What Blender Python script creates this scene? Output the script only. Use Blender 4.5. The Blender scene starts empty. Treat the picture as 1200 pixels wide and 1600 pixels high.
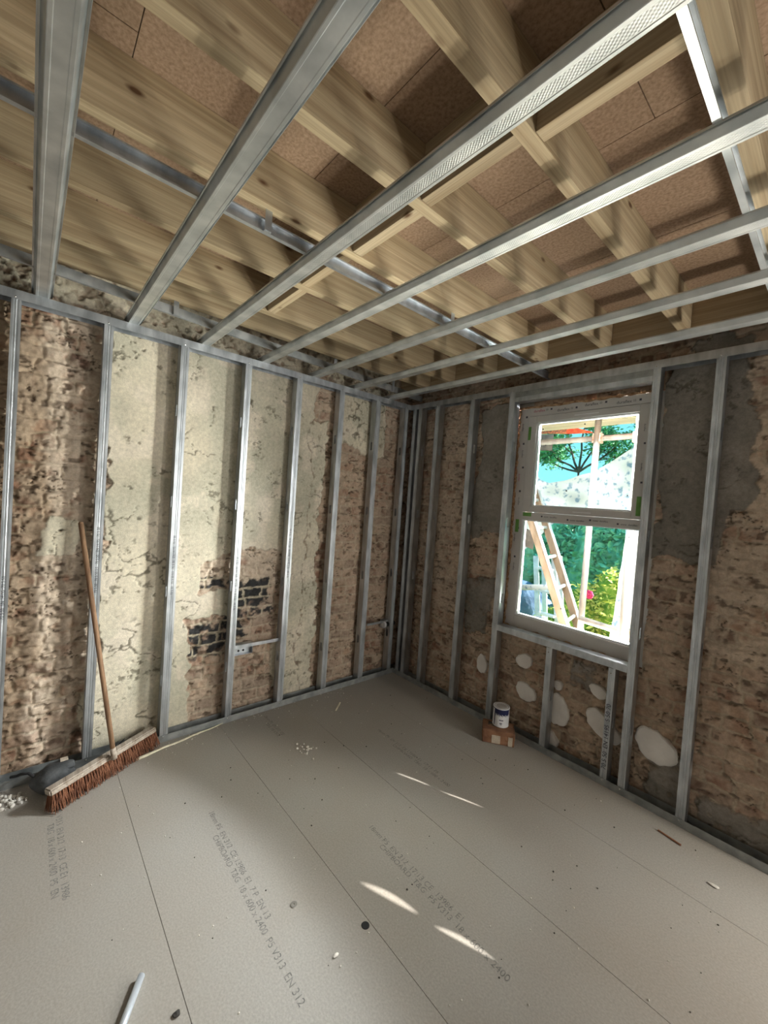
import bpy, bmesh, math, random
import numpy as np
from mathutils import Vector, Matrix
from mathutils.geometry import tessellate_polygon
PI = math.pi
scn = bpy.context.scene
C = scn.collection
rnd = random.Random(7)
H = 2.556            # underside of the ceiling battens / top of the wall frames

# ------------------------------------------------------------------ camera
cam_d = bpy.data.cameras.new('camera')
cam = bpy.data.objects.new('camera', cam_d); C.objects.link(cam)
cam_d.sensor_fit = 'VERTICAL'; cam_d.sensor_height = 36.0; cam_d.sensor_width = 27.0
cam_d.lens = 635.92/1600*36.0
cam_d.clip_start = 0.02; cam_d.clip_end = 200
r = Vector((0.65631969, 0.75119434, 0.07036713)); u = Vector((-0.06636913, -0.0354214, 0.99716622)); w = Vector((-0.75155812, 0.65913002, -0.02660835))
M = Matrix(((r.x, u.x, -w.x, 2.78937), (r.y, u.y, -w.y, -2.69975), (r.z, u.z, -w.z, 1.63755), (0, 0, 0, 1)))
cam.matrix_world = M
scn.camera = cam

# ------------------------------------------------------------------ colour management
scn.view_settings.view_transform = 'Standard'
scn.view_settings.look = 'None'
scn.view_settings.gamma = 1.0
scn.view_settings.use_curve_mapping = False
scn.view_settings.exposure = 0.22

# ------------------------------------------------------------------ world, sun, added daylight lamps
wd = bpy.data.worlds.new('sky'); scn.world = wd; wd.use_nodes = True
nt = wd.node_tree; nt.nodes.clear()
wo = nt.nodes.new('ShaderNodeOutputWorld'); bg = nt.nodes.new('ShaderNodeBackground')
tc = nt.nodes.new('ShaderNodeTexCoord'); sp = nt.nodes.new('ShaderNodeSeparateXYZ'); cr = nt.nodes.new('ShaderNodeValToRGB')
nt.links.new(tc.outputs['Generated'], sp.inputs[0]); nt.links.new(sp.outputs['Z'], cr.inputs[0])
cr.color_ramp.elements[0].position = 0.0; cr.color_ramp.elements[0].color = (0.30, 0.80, 0.92, 1)
cr.color_ramp.elements[1].position = 0.55; cr.color_ramp.elements[1].color = (0.04, 0.50, 0.78, 1)
nt.links.new(cr.outputs[0], bg.inputs[0]); bg.inputs[1].default_value = 1.25
nt.links.new(bg.outputs[0], wo.inputs[0])
SUN_DIR = Vector((1.0, 0.42, 0.44)).normalized()      # towards the sun
sd = bpy.data.lights.new('sun', 'SUN'); sd.energy = 19.0; sd.angle = 0.003; sd.color = (1.0, 0.95, 0.86)
so = bpy.data.objects.new('sun', sd); C.objects.link(so); so.rotation_euler = SUN_DIR.to_track_quat('Z', 'Y').to_euler(); so.location = (12, 6, 8)

def area(name, loc, size, power, aim, col):
    l = bpy.data.lights.new(name, 'AREA'); l.shape = 'RECTANGLE'; l.size = size[0]; l.size_y = size[1]; l.energy = power; l.color = col
    o = bpy.data.objects.new(name, l); C.objects.link(o); o.location = loc
    o.rotation_euler = (Vector(aim)*-1).to_track_quat('Z', 'Y').to_euler(); return o
area('added_fill_middle', (3.50, 0.13, 1.62), (0.5, 1.3), 24, (-0.35, -1, -0.38), (1.0, 0.985, 0.95))  # added fill lamp in an opening out of view
area('added_fill_far', (5.25, 0.13, 1.62), (0.8, 1.3), 45, (-1.0, -1, -0.25), (1.0, 0.985, 0.95))  # added fill lamp, its opening is made up too
area('added_key_right', (2.10, 0.40, 1.58), (0.5, 1.4), 190, (-1.0, -2.0, -0.1), (1.0, 0.985, 0.93))  # added lamp hidden beside the window, carries most of its daylight
area('added_key_top', (1.56, 0.38, 2.43), (0.9, 0.2), 370, (0.4, -1.0, -1.8), (0.96, 0.98, 1.0))  # added lamp hidden above the window head, brightens the floor
area('added_fill_sill', (1.66, 0.55, 0.57), (0.80, 0.20), 110, (-0.35, -1.0, 0.95), (1.0, 0.97, 0.86))  # added lamp hidden below the sill, lifts the ceiling near the window
area('added_fill_low', (2.0, 0.31, 0.98), (0.18, 0.45), 70, (-0.75, -1.0, 1.35), (1.0, 0.97, 0.86))  # added lamp hidden by the right reveal, aimed up at the joist sides
area('added_fill_side', (3.35, 0.28, 0.56), (0.7, 0.2), 110, (-1.5, -0.8, 1.25), (1.0, 0.97, 0.86))  # added lamp out of view, lights the joist sides from the right
area('added_fill_rear', (5.2, -4.0, 1.2), (0.9, 1.9), 6, (-0.9, 1, 0.1), (1.0, 0.95, 0.88))  # added weak fill from the rear, no door is modelled

# ------------------------------------------------------------------ materials
def new_mat(name):
    m = bpy.data.materials.new(name); m.use_nodes = True
    n = m.node_tree; b = n.nodes['Principled BSDF']; return m, n, b
def N(n, t, **kw):
    x = n.nodes.new(t)
    for k, v in kw.items():
        setattr(x, k, v)
    return x
def noisy(name, c1, c2, scale=8, rough=0.7, metal=0.0, bump=0.1, bscale=None, detail=6, stretch=(1, 1, 1), c3=None, dist=0.0, lo=.35, hi=.65, rvar=0.0, bdist=0.01, spec=0.4):
    m, n, b = new_mat(name); L = n.links.new
    tc = N(n, 'ShaderNodeTexCoord'); mp = N(n, 'ShaderNodeMapping'); mp.inputs['Scale'].default_value = stretch
    L(tc.outputs['Object'], mp.inputs[0])
    nz = N(n, 'ShaderNodeTexNoise'); nz.inputs['Scale'].default_value = scale; nz.inputs['Detail'].default_value = detail; nz.inputs['Distortion'].default_value = dist
    L(mp.outputs[0], nz.inputs['Vector'])
    cr = N(n, 'ShaderNodeValToRGB'); e = cr.color_ramp.elements
    e[0].position = lo; e[0].color = (*c1, 1); e[1].position = hi; e[1].color = (*c2, 1)
    if c3: x = e.new((lo+hi)/2); x.color = (*c3, 1)
    L(nz.outputs['Fac'], cr.inputs[0]); L(cr.outputs[0], b.inputs['Base Color'])
    b.inputs['Roughness'].default_value = rough; b.inputs['Metallic'].default_value = metal
    b.inputs['Specular IOR Level'].default_value = spec
    if rvar:
        mr = N(n, 'ShaderNodeMapRange'); mr.inputs['To Min'].default_value = rough-rvar; mr.inputs['To Max'].default_value = rough+rvar
        L(nz.outputs['Fac'], mr.inputs[0]); L(mr.outputs[0], b.inputs['Roughness'])
    if bump:
        n2 = N(n, 'ShaderNodeTexNoise'); n2.inputs['Scale'].default_value = bscale or scale*4; n2.inputs['Detail'].default_value = 5
        L(mp.outputs[0], n2.inputs['Vector'])
        bp = N(n, 'ShaderNodeBump'); bp.inputs['Strength'].default_value = bump; bp.inputs['Distance'].default_value = bdist
        L(n2.outputs['Fac'], bp.inputs['Height']); L(bp.outputs[0], b.inputs['Normal'])
    return m
def wood(name, base, dark, grain='Y', rough=0.75):
    m, n, b = new_mat(name); L = n.links.new
    tc = N(n, 'ShaderNodeTexCoord'); mp = N(n, 'ShaderNodeMapping')
    oi = N(n, 'ShaderNodeObjectInfo')
    st = {'Y': (26, 0.5, 26), 'X': (0.5, 26, 26), 'Z': (26, 26, .5)}[grain]
    mp.inputs['Scale'].default_value = st
    ad = N(n, 'ShaderNodeVectorMath', operation='ADD')
    ml = N(n, 'ShaderNodeMath', operation='MULTIPLY'); ml.inputs[1].default_value = 37.0
    L(oi.outputs['Random'], ml.inputs[0]); L(tc.outputs['Object'], ad.inputs[0]); L(ml.outputs[0], ad.inputs[1])
    L(ad.outputs[0], mp.inputs[0])
    nz = N(n, 'ShaderNodeTexNoise'); nz.inputs['Scale'].default_value = 1.5; nz.inputs['Detail'].default_value = 8; nz.inputs['Distortion'].default_value = .25
    L(mp.outputs[0], nz.inputs['Vector'])
    cr = N(n, 'ShaderNodeValToRGB'); e = cr.color_ramp.elements
    e[0].position = .3; e[0].color = (*dark, 1); e[1].position = .62; e[1].color = (*base, 1)
    L(nz.outputs['Fac'], cr.inputs[0])
    # knots
    mk = N(n, 'ShaderNodeMapping'); mk.inputs['Scale'].default_value = {'Y': (1, .45, 1), 'X': (.45, 1, 1), 'Z': (1, 1, .45)}[grain]
    L(ad.outputs[0], mk.inputs[0])
    vo = N(n, 'ShaderNodeTexVoronoi'); vo.inputs['Scale'].default_value = 9.0; L(mk.outputs[0], vo.inputs['Vector'])
    kr = N(n, 'ShaderNodeValToRGB'); k = kr.color_ramp.elements; k[0].position = .05; k[0].color = (1, 1, 1, 1); k[1].position = .12; k[1].color = (0, 0, 0, 1)
    L(vo.outputs['Distance'], kr.inputs[0])
    mx = N(n, 'ShaderNodeMix', data_type='RGBA'); L(kr.outputs[0], mx.inputs['Factor']); L(cr.outputs[0], mx.inputs['A']); mx.inputs['B'].default_value = (dark[0]*.35, dark[1]*.25, dark[2]*.2, 1)
    # plank to plank tint
    hs = N(n, 'ShaderNodeHueSaturation'); mr = N(n, 'ShaderNodeMapRange'); mr.inputs['To Min'].default_value = .82; mr.inputs['To Max'].default_value = 1.12
    L(oi.outputs['Random'], mr.inputs[0]); L(mr.outputs[0], hs.inputs['Value']); L(mx.outputs['Result'], hs.inputs['Color'])
    L(hs.outputs[0], b.inputs['Base Color']); b.inputs['Roughness'].default_value = rough; b.inputs['Specular IOR Level'].default_value = .2
    fn_ = N(n, 'ShaderNodeTexNoise'); fn_.inputs['Scale'].default_value = 7.0; fn_.inputs['Detail'].default_value = 6; L(mp.outputs[0], fn_.inputs['Vector'])
    fr = N(n, 'ShaderNodeMapRange'); fr.inputs['From Min'].default_value = .3; fr.inputs['From Max'].default_value = .7; fr.inputs['To Min'].default_value = .80; fr.inputs['To Max'].default_value = 1.12
    L(fn_.outputs['Fac'], fr.inputs[0]); sc = N(n, 'ShaderNodeVectorMath', operation='SCALE'); L(hs.outputs[0], sc.inputs[0]); L(fr.outputs[0], sc.inputs['Scale']); L(sc.outputs[0], b.inputs['Base Color'])
    bp = N(n, 'ShaderNodeBump'); bp.inputs['Strength'].default_value = .3; bp.inputs['Distance'].default_value = .002
    L(fn_.outputs['Fac'], bp.inputs['Height']); L(bp.outputs[0], b.inputs['Normal'])
    return m
def attr_mat(name, rough=.93, bs=260, bstr=.5):
    m, n, b = new_mat(name); L = n.links.new
    at = N(n, 'ShaderNodeVertexColor', layer_name='col')
    tc = N(n, 'ShaderNodeTexCoord')
    nz = N(n, 'ShaderNodeTexNoise'); nz.inputs['Scale'].default_value = 45; nz.inputs['Detail'].default_value = 9; nz.inputs['Roughness'].default_value = .75
    L(tc.outputs['Object'], nz.inputs['Vector'])
    mr = N(n, 'ShaderNodeMapRange'); mr.inputs['From Min'].default_value = .3; mr.inputs['From Max'].default_value = .7; mr.inputs['To Min'].default_value = .72; mr.inputs['To Max'].default_value = 1.2
    L(nz.outputs['Fac'], mr.inputs[0])
    mx = N(n, 'ShaderNodeVectorMath', operation='SCALE'); L(at.outputs['Color'], mx.inputs[0]); L(mr.outputs[0], mx.inputs['Scale'])
    L(mx.outputs[0], b.inputs['Base Color']); b.inputs['Roughness'].default_value = rough; b.inputs['Specular IOR Level'].default_value = .15
    n2 = N(n, 'ShaderNodeTexNoise'); n2.inputs['Scale'].default_value = bs; n2.inputs['Detail'].default_value = 6
    L(tc.outputs['Object'], n2.inputs['Vector'])
    bp = N(n, 'ShaderNodeBump'); bp.inputs['Strength'].default_value = bstr; bp.inputs['Distance'].default_value = .004
    L(n2.outputs['Fac'], bp.inputs['Height']); L(bp.outputs[0], b.inputs['Normal'])
    return m
MM = {}
MM['masonry'] = attr_mat('old brick and plaster')
MM['galv'] = noisy('galvanised steel', (.40, .43, .46), (.62, .65, .68), scale=18, rough=.42, metal=.9, bump=.05, rvar=.08, stretch=(1, 1, .35))
MM['galvb'] = noisy('galvanised batten steel', (.46, .49, .50), (.66, .68, .68), scale=9, rough=.42, metal=.85, bump=.04, rvar=.06)
MM['galvd'] = noisy('dull spangled steel', (.26, .28, .28), (.42, .43, .43), scale=14, rough=.52, metal=.8, bump=.1, rvar=.08)
MM['pine'] = wood('sawn pine', (.49, .39, .25), (.34, .25, .15), 'Y')
MM['pinex'] = wood('sawn pine across', (.50, .40, .265), (.34, .25, .15), 'X')
MM['chip'] = noisy('chipboard deck', (.22, .14, .085), (.37, .25, .17), scale=90, rough=.85, bump=.15, bscale=200, lo=.3, hi=.7, bdist=.003, c3=(.30, .20, .13))
MM['pvc'] = noisy('white window plastic', (.50, .485, .475), (.58, .565, .55), scale=3, rough=.35, bump=0)
MM['pvcedge'] = noisy('white bead plastic', (.8, .82, .84), (.86, .88, .9), scale=3, rough=.3, bump=0)
MM['ink'] = noisy('dark print', (.05, .05, .07), (.10, .10, .12), scale=200, rough=.8, bump=0)
MM['redink'] = noisy('red print', (.35, .05, .12), (.45, .08, .15), scale=200, rough=.8, bump=0)
MM['green'] = noisy('green sticker', (.10, .25, .05), (.16, .36, .09), scale=20, rough=.6, bump=0)
MM['foam'] = noisy('expanding foam', (.22, .12, .06), (.50, .34, .20), scale=40, rough=.9, bump=.6, bscale=80)
MM['stamp'] = noisy('faded grey stamp', (.095, .093, .09), (.23, .22, .205), scale=70, rough=.95, bump=0, lo=.3, hi=.6)
MM['dab'] = noisy('white plasterboard adhesive', (.66, .63, .60), (.78, .75, .72), scale=9, rough=.9, bump=.25, bscale=60)
MM['plain'] = noisy('bare grey plaster', (.38, .36, .33), (.48, .46, .42), scale=5, rough=.9, bump=.2)
MM['screw'] = noisy('bright zinc', (.8, .8, .78), (.9, .9, .88), scale=30, rough=.25, metal=.9, bump=0)
MM['black'] = noisy('matt black', (.012, .012, .013), (.03, .03, .032), scale=20, rough=.8, bump=.2)
MM['bag'] = noisy('dark grey fabric', (.035, .038, .04), (.085, .088, .092), scale=12, rough=.75, bump=.4)
MM['bristle'] = noisy('russet bristle', (.10, .035, .018), (.27, .115, .06), scale=60, rough=.85, bump=.6, stretch=(1, 1, .08), lo=.3, hi=.7)
MM['oldwood'] = wood('worn grey wood', (.42, .36, .30), (.22, .17, .13), 'X')
MM['handle'] = wood('brown broom handle', (.36, .22, .13), (.20, .11, .065), 'Z')
MM['cream'] = noisy('cream foam strip', (.62, .56, .42), (.80, .75, .60), scale=40, rough=.8, bump=.3)
MM['copper'] = noisy('copper tube', (.30, .13, .08), (.42, .2, .13), scale=30, rough=.4, metal=.7, bump=0)
MM['alu'] = noisy('aluminium', (.55, .60, .66), (.72, .78, .84), scale=12, rough=.35, metal=.6, bump=.03)
MM['ladderside'] = noisy('shaded ladder stile', (.12, .092, .06), (.20, .155, .11), scale=14, rough=.6, metal=.1, bump=.1, stretch=(1, 1, .3))  # brown stands for shade on the faces of an aluminium ladder
MM['tube'] = noisy('scaffold tube', (.09, .09, .08), (.17, .165, .15), scale=14, rough=.55, metal=.35, bump=.1, stretch=(1, 1, .3))
MM['rust'] = noisy('rusty coupler', (.20, .09, .05), (.5, .42, .36), scale=40, rough=.7, metal=.3, bump=.2)
MM['board'] = wood('scaffold board', (.40, .33, .25), (.24, .20, .15), 'X')
MM['orange'] = noisy('orange sheet', (.75, .06, .02), (.85, .16, .05), scale=30, rough=.7, bump=.2, lo=.4, hi=.6)
MM['mesh'] = noisy('brick red mesh', (.25, .10, .06), (.75, .22, .08), scale=70, rough=.8, bump=.3, lo=.45, hi=.6)
MM['leaf'] = noisy('hedge leaf', (.14, .42, .27), (.45, .80, .52), scale=6, rough=.5, bump=0, lo=.3, hi=.7, c3=(.24, .60, .38))
MM['tleaf'] = noisy('tree leaf', (.03, .17, .11), (.14, .42, .18), scale=3, rough=.5, bump=0, lo=.3, hi=.7)
MM['yleaf'] = noisy('yellow green leaf', (.40, .50, .06), (.75, .72, .22), scale=5, rough=.5, bump=0, lo=.3, hi=.7)
MM['bark'] = noisy('bark', (.05, .035, .03), (.12, .09, .08), scale=9, rough=.9, bump=.4)
MM['grass'] = noisy('lawn', (.10, .26, .03), (.30, .48, .07), scale=12, rough=.95, bump=.5)
MM['pink'] = noisy('pink petal', (.8, .02, .14), (.95, .08, .25), scale=30, rough=.5, bump=0)
MM['blue'] = noisy('slate blue tarpaulin', (.07, .12, .20), (.17, .26, .40), scale=3, rough=.6, bump=.5, bscale=6, bdist=.1)
MM['brick'] = noisy('old brick', (.12, .05, .03), (.33, .17, .10), scale=9, rough=.9, bump=.6, bscale=40, lo=.3, hi=.75, c3=(.24, .12, .065))
MM['mortar'] = noisy('pale mortar', (.40, .33, .26), (.52, .45, .36), scale=20, rough=.95, bump=.5)
MM['white'] = noisy('white enamel', (.62, .62, .64), (.72, .72, .74), scale=6, rough=.35, bump=0)
MM['navy'] = noisy('navy print', (.008, .01, .05), (.015, .018, .08), scale=6, rough=.4, bump=0)
MM['lid'] = noisy('dusty can lid', (.40, .38, .36), (.52, .50, .48), scale=20, rough=.45, metal=.2, bump=0)
MM['grit'] = noisy('pale grit', (.5, .47, .42), (.72, .68, .62), scale=50, rough=.9, bump=0)
MM['dgrit'] = noisy('dark grit', (.03, .028, .025), (.09, .08, .07), scale=50, rough=.9, bump=0)

# white debris netting: thin woven plastic that lets daylight glow through
def netting():
    m, n, b = new_mat('white debris netting'); L = n.links.new
    tc = N(n, 'ShaderNodeTexCoord')
    nz = N(n, 'ShaderNodeTexNoise'); nz.inputs['Scale'].default_value = 22; nz.inputs['Detail'].default_value = 3
    L(tc.outputs['Object'], nz.inputs['Vector'])
    cr = N(n, 'ShaderNodeValToRGB'); e = cr.color_ramp.elements; e[0].position = .33; e[0].color = (.12, .19, .26, 1); e[1].position = .47; e[1].color = (.40, .43, .44, 1)
    L(nz.outputs['Fac'], cr.inputs[0])
    d = N(n, 'ShaderNodeBsdfDiffuse'); t = N(n, 'ShaderNodeBsdfTranslucent'); mx = N(n, 'ShaderNodeMixShader'); mx.inputs[0].default_value = .55
    L(cr.outputs[0], d.inputs[0]); L(cr.outputs[0], t.inputs[0]); L(d.outputs[0], mx.inputs[1]); L(t.outputs[0], mx.inputs[2])
    L(mx.outputs[0], n.nodes['Material Output'].inputs[0]); return m
MM['net'] = netting()
def glass():
    m, n, b = new_mat('window glass'); L = n.links.new
    fr = N(n, 'ShaderNodeFresnel'); fr.inputs[0].default_value = 1.35
    t = N(n, 'ShaderNodeBsdfTransparent'); t.inputs[0].default_value = (.97, .985, .98, 1); g = N(n, 'ShaderNodeBsdfGlossy'); g.inputs['Roughness'].default_value = .02
    mx = N(n, 'ShaderNodeMixShader'); L(fr.outputs[0], mx.inputs[0]); L(t.outputs[0], mx.inputs[1]); L(g.outputs[0], mx.inputs[2])
    L(mx.outputs[0], n.nodes['Material Output'].inputs[0]); return m
MM['glass'] = glass()
def floor_mat():
    m, n, b = new_mat('chipboard floor'); L = n.links.new
    tc = N(n, 'ShaderNodeTexCoord')
    a = N(n, 'ShaderNodeTexNoise'); a.inputs['Scale'].default_value = 1.3; a.inputs['Detail'].default_value = 5
    c = N(n, 'ShaderNodeTexNoise'); c.inputs['Scale'].default_value = 130; c.inputs['Detail'].default_value = 6
    L(tc.outputs['Object'], a.inputs['Vector']); L(tc.outputs['Object'], c.inputs['Vector'])
    r1 = N(n, 'ShaderNodeValToRGB'); e = r1.color_ramp.elements; e[0].position = .35; e[0].color = (.298, .268, .232, 1); e[1].position = .65; e[1].color = (.318, .300, .272, 1)
    L(a.outputs['Fac'], r1.inputs[0])
    mr = N(n, 'ShaderNodeMapRange'); mr.inputs['From Min'].default_value = .3; mr.inputs['From Max'].default_value = .7; mr.inputs['To Min'].default_value = .88; mr.inputs['To Max'].default_value = 1.1
    L(c.outputs['Fac'], mr.inputs[0])
    mx = N(n, 'ShaderNodeVectorMath', operation='SCALE'); L(r1.outputs[0], mx.inputs[0]); L(mr.outputs[0], mx.inputs['Scale'])
    L(mx.outputs[0], b.inputs['Base Color']); b.inputs['Roughness'].default_value = .62; b.inputs['Specular IOR Level'].default_value = .3
    bp = N(n, 'ShaderNodeBump'); bp.inputs['Strength'].default_value = .3; bp.inputs['Distance'].default_value = .002
    L(c.outputs['Fac'], bp.inputs['Height']); L(bp.outputs[0], b.inputs['Normal']); return m
MM['floor'] = floor_mat()
def knurl_mat():       # MF batten underside: rolled rows of dimples
    m, n, b = new_mat('knurled batten steel'); L = n.links.new
    b.inputs['Metallic'].default_value = .75; b.inputs['Roughness'].default_value = .55
    tc = N(n, 'ShaderNodeTexCoord')
    nz = N(n, 'ShaderNodeTexNoise'); nz.inputs['Scale'].default_value = 9; L(tc.outputs['Object'], nz.inputs['Vector'])
    cr = N(n, 'ShaderNodeValToRGB'); e = cr.color_ramp.elements; e[0].position = .35; e[0].color = (.40, .41, .40, 1); e[1].position = .65; e[1].color = (.58, .58, .56, 1)
    L(nz.outputs['Fac'], cr.inputs[0])
    sp = N(n, 'ShaderNodeSeparateXYZ'); L(tc.outputs['Object'], sp.inputs[0])
    def wave(out, k):
        a = N(n, 'ShaderNodeMath', operation='MULTIPLY'); a.inputs[1].default_value = k; L(out, a.inputs[0])
        s = N(n, 'ShaderNodeMath', operation='SINE'); L(a.outputs[0], s.inputs[0]); return s
    p = N(n, 'ShaderNodeMath', operation='MULTIPLY'); L(wave(sp.outputs['X'], 2*PI/.010).outputs[0], p.inputs[0]); L(wave(sp.outputs['Y'], 2*PI/.008).outputs[0], p.inputs[1])
    ab = N(n, 'ShaderNodeMath', operation='ABSOLUTE'); L(sp.outputs['Y'], ab.inputs[0])
    lt = N(n, 'ShaderNodeMath', operation='LESS_THAN'); lt.inputs[1].default_value = .013; L(ab.outputs[0], lt.inputs[0])
    q = N(n, 'ShaderNodeMath', operation='MULTIPLY'); L(p.outputs[0], q.inputs[0]); L(lt.outputs[0], q.inputs[1])
    bp = N(n, 'ShaderNodeBump'); bp.inputs['Strength'].default_value = .45; bp.inputs['Distance'].default_value = .001
    L(q.outputs[0], bp.inputs['Height']); L(bp.outputs[0], b.inputs['Normal'])
    L(cr.outputs[0], b.inputs['Base Color']); return m
MM['knurl'] = knurl_mat()

# ------------------------------------------------------------------ mesh helpers
def obj(name, bm, m, parent=None, smooth=False, loc=None):
    me = bpy.data.meshes.new(name)
    if isinstance(bm, bmesh.types.BMesh):
        bmesh.ops.recalc_face_normals(bm, faces=bm.faces)
        bm.to_mesh(me); bm.free()
    else:
        me.from_pydata(bm[0], [], bm[1])
    if smooth:
        for p in me.polygons: p.use_smooth = True
    o = bpy.data.objects.new(name, me); C.objects.link(o)
    me.materials.append(MM[m] if isinstance(m, str) else m)
    if loc: o.location = loc
    if parent: o.parent = parent
    return o
def tag(o, label, cat, group=None, kind=None):
    o['label'] = label; o['category'] = cat
    if group: o['group'] = group
    if kind: o['kind'] = kind
    return o
def empty(name, label, cat, loc=(0, 0, 0), group=None):
    o = bpy.data.objects.new(name, None); C.objects.link(o); o.location = loc; o.empty_display_size = .05
    return tag(o, label, cat, group)
def struct(name, bm, m, parent=None, **k):
    o = obj(name, bm, m, parent, **k)
    if not parent: o['kind'] = 'structure'
    return o
def box(bm, x0, x1, y0, y1, z0, z1, bev=0):
    vs = [bm.verts.new(p) for p in ((x0, y0, z0), (x1, y0, z0), (x1, y1, z0), (x0, y1, z0), (x0, y0, z1), (x1, y0, z1), (x1, y1, z1), (x0, y1, z1))]
    fs = [bm.faces.new([vs[i] for i in f]) for f in ((0, 3, 2, 1), (4, 5, 6, 7), (0, 1, 5, 4), (1, 2, 6, 5), (2, 3, 7, 6), (3, 0, 4, 7))]
    if bev:
        es = set(e for f in fs for e in f.edges)
        bmesh.ops.bevel(bm, geom=list(es), offset=bev, segments=2, profile=.7, affect='EDGES')
    return bm
def BX(*a, **k): return box(bmesh.new(), *a, **k)
def tube(bm, p0, p1, r0, r1=None, seg=12, caps=True):
    p0 = Vector(p0); p1 = Vector(p1); r1 = r0 if r1 is None else r1
    d = (p1-p0).normalized(); a = d.orthogonal().normalized(); b = d.cross(a)
    A = [bm.verts.new(p0+(a*math.cos(t)+b*math.sin(t))*r0) for t in [2*PI*i/seg for i in range(seg)]]
    B = [bm.verts.new(p1+(a*math.cos(t)+b*math.sin(t))*r1) for t in [2*PI*i/seg for i in range(seg)]]
    for i in range(seg): bm.faces.new((A[i], A[(i+1) % seg], B[(i+1) % seg], B[i]))
    if caps: bm.faces.new(A[::-1]); bm.faces.new(B)
    return bm
def path_tube(bm, pts, r, seg=8, flat=1.0):
    pts = [Vector(p) for p in pts]; rings = []
    for i, p in enumerate(pts):
        d = (pts[min(i+1, len(pts)-1)]-pts[max(i-1, 0)]).normalized()
        a = d.cross(Vector((0, 0, 1)))
        a = a.normalized() if a.length > 1e-4 else Vector((1, 0, 0)); b = a.cross(d)
        rr = r[i] if isinstance(r, (list, tuple)) else r
        rings.append([bm.verts.new(p+a*math.cos(t)*rr+b*math.sin(t)*rr*flat) for t in [2*PI*k/seg for k in range(seg)]])
    for A, B in zip(rings, rings[1:]):
        for i in range(seg): bm.faces.new((A[i], A[(i+1) % seg], B[(i+1) % seg], B[i]))
    bm.faces.new(rings[0][::-1]); bm.faces.new(rings[-1]); return bm
def ribbon(pts, t):
    """thin sheet cross-section: closed polygon around an open 2D polyline"""
    P = [Vector(p) for p in pts]; L_, R_ = [], []
    for i, p in enumerate(P):
        d0 = (P[i]-P[i-1]).normalized() if i else None; d1 = (P[i+1]-P[i]).normalized() if i < len(P)-1 else None
        n0 = Vector((-d0.y, d0.x)) if d0 else None; n1 = Vector((-d1.y, d1.x)) if d1 else None
        if n0 is None: n = n1; s = 1
        elif n1 is None: n = n0; s = 1
        else:
            n = (n0+n1).normalized(); s = 1/max(.5, n.dot(n0))
        L_.append(p); R_.append(p+n*t*s)
    return L_, R_
def roll(bm, pts, t, a0, a1, f):
    """extrude the sheet section pts (2D) from a0 to a1; f(u,v,a) -> xyz"""
    A, B = ribbon(pts, t)
    def V(p, a): return bm.verts.new(f(p[0], p[1], a))
    a_ = [(V(p, a0), V(p, a1)) for p in A]; b_ = [(V(p, a0), V(p, a1)) for p in B]
    for s in (a_, b_):
        for i in range(len(s)-1): bm.faces.new((s[i][0], s[i+1][0], s[i+1][1], s[i][1]))
    for k in (0, -1): bm.faces.new((a_[k][0], b_[k][0], b_[k][1], a_[k][1]))
    for j in (0, 1):
        for i in range(len(a_)-1): bm.faces.new((a_[i][j], a_[i+1][j], b_[i+1][j], b_[i][j]))
    return bm
def poly_sheet(loops, f):
    """flat sheet with holes, loops in 2D (first is the outline)"""
    vs = [p for l in loops for p in l]
    tr = tessellate_polygon([[Vector((p[0], p[1], 0)) for p in l] for l in loops])
    return ([f(*p) for p in vs], [tuple(t) for t in tr])
def blob(bm, c, r, seed=0, amp=.15, sub=3, flatbase=None):
    s = bmesh.ops.create_icosphere(bm, subdivisions=sub, radius=1.0); rg = random.Random(seed)
    ph = [rg.uniform(0, 6) for _ in range(6)]
    for v in s['verts']:
        p = v.co.copy()
        k = 1+amp*(math.sin(3*p.x+ph[0])*math.sin(3.3*p.y+ph[1])+.6*math.sin(6*p.z+ph[2])*math.sin(5*p.x+ph[3])+.4*math.sin(9*p.y+ph[4]))
        q = Vector((p.x*r[0]*k, p.y*r[1]*k, p.z*r[2]*k))+Vector(c)
        if flatbase is not None: q.z = max(q.z, flatbase)
        v.co = q
    return bm
def text_obj(body, size, m, parent, mat4, ext=.0002, name='printed_text', align='LEFT', sx=1.0):
    cu = bpy.data.curves.new(name, 'FONT'); cu.body = body; cu.size = size; cu.align_x = align; cu.align_y = 'CENTER'; cu.extrude = ext
    t = bpy.data.objects.new(name, cu); C.objects.link(t)
    dg = bpy.context.evaluated_depsgraph_get(); me = bpy.data.meshes.new_from_object(t.evaluated_get(dg))
    bpy.data.objects.remove(t); bpy.data.curves.remove(cu)
    o = bpy.data.objects.new(name, me); C.objects.link(o)
    me.materials.clear(); me.materials.append(MM[m])
    me.transform(Matrix(mat4) @ Matrix.Diagonal((sx, 1, 1, 1)))
    if parent: o.parent = parent; 
    return o

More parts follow.
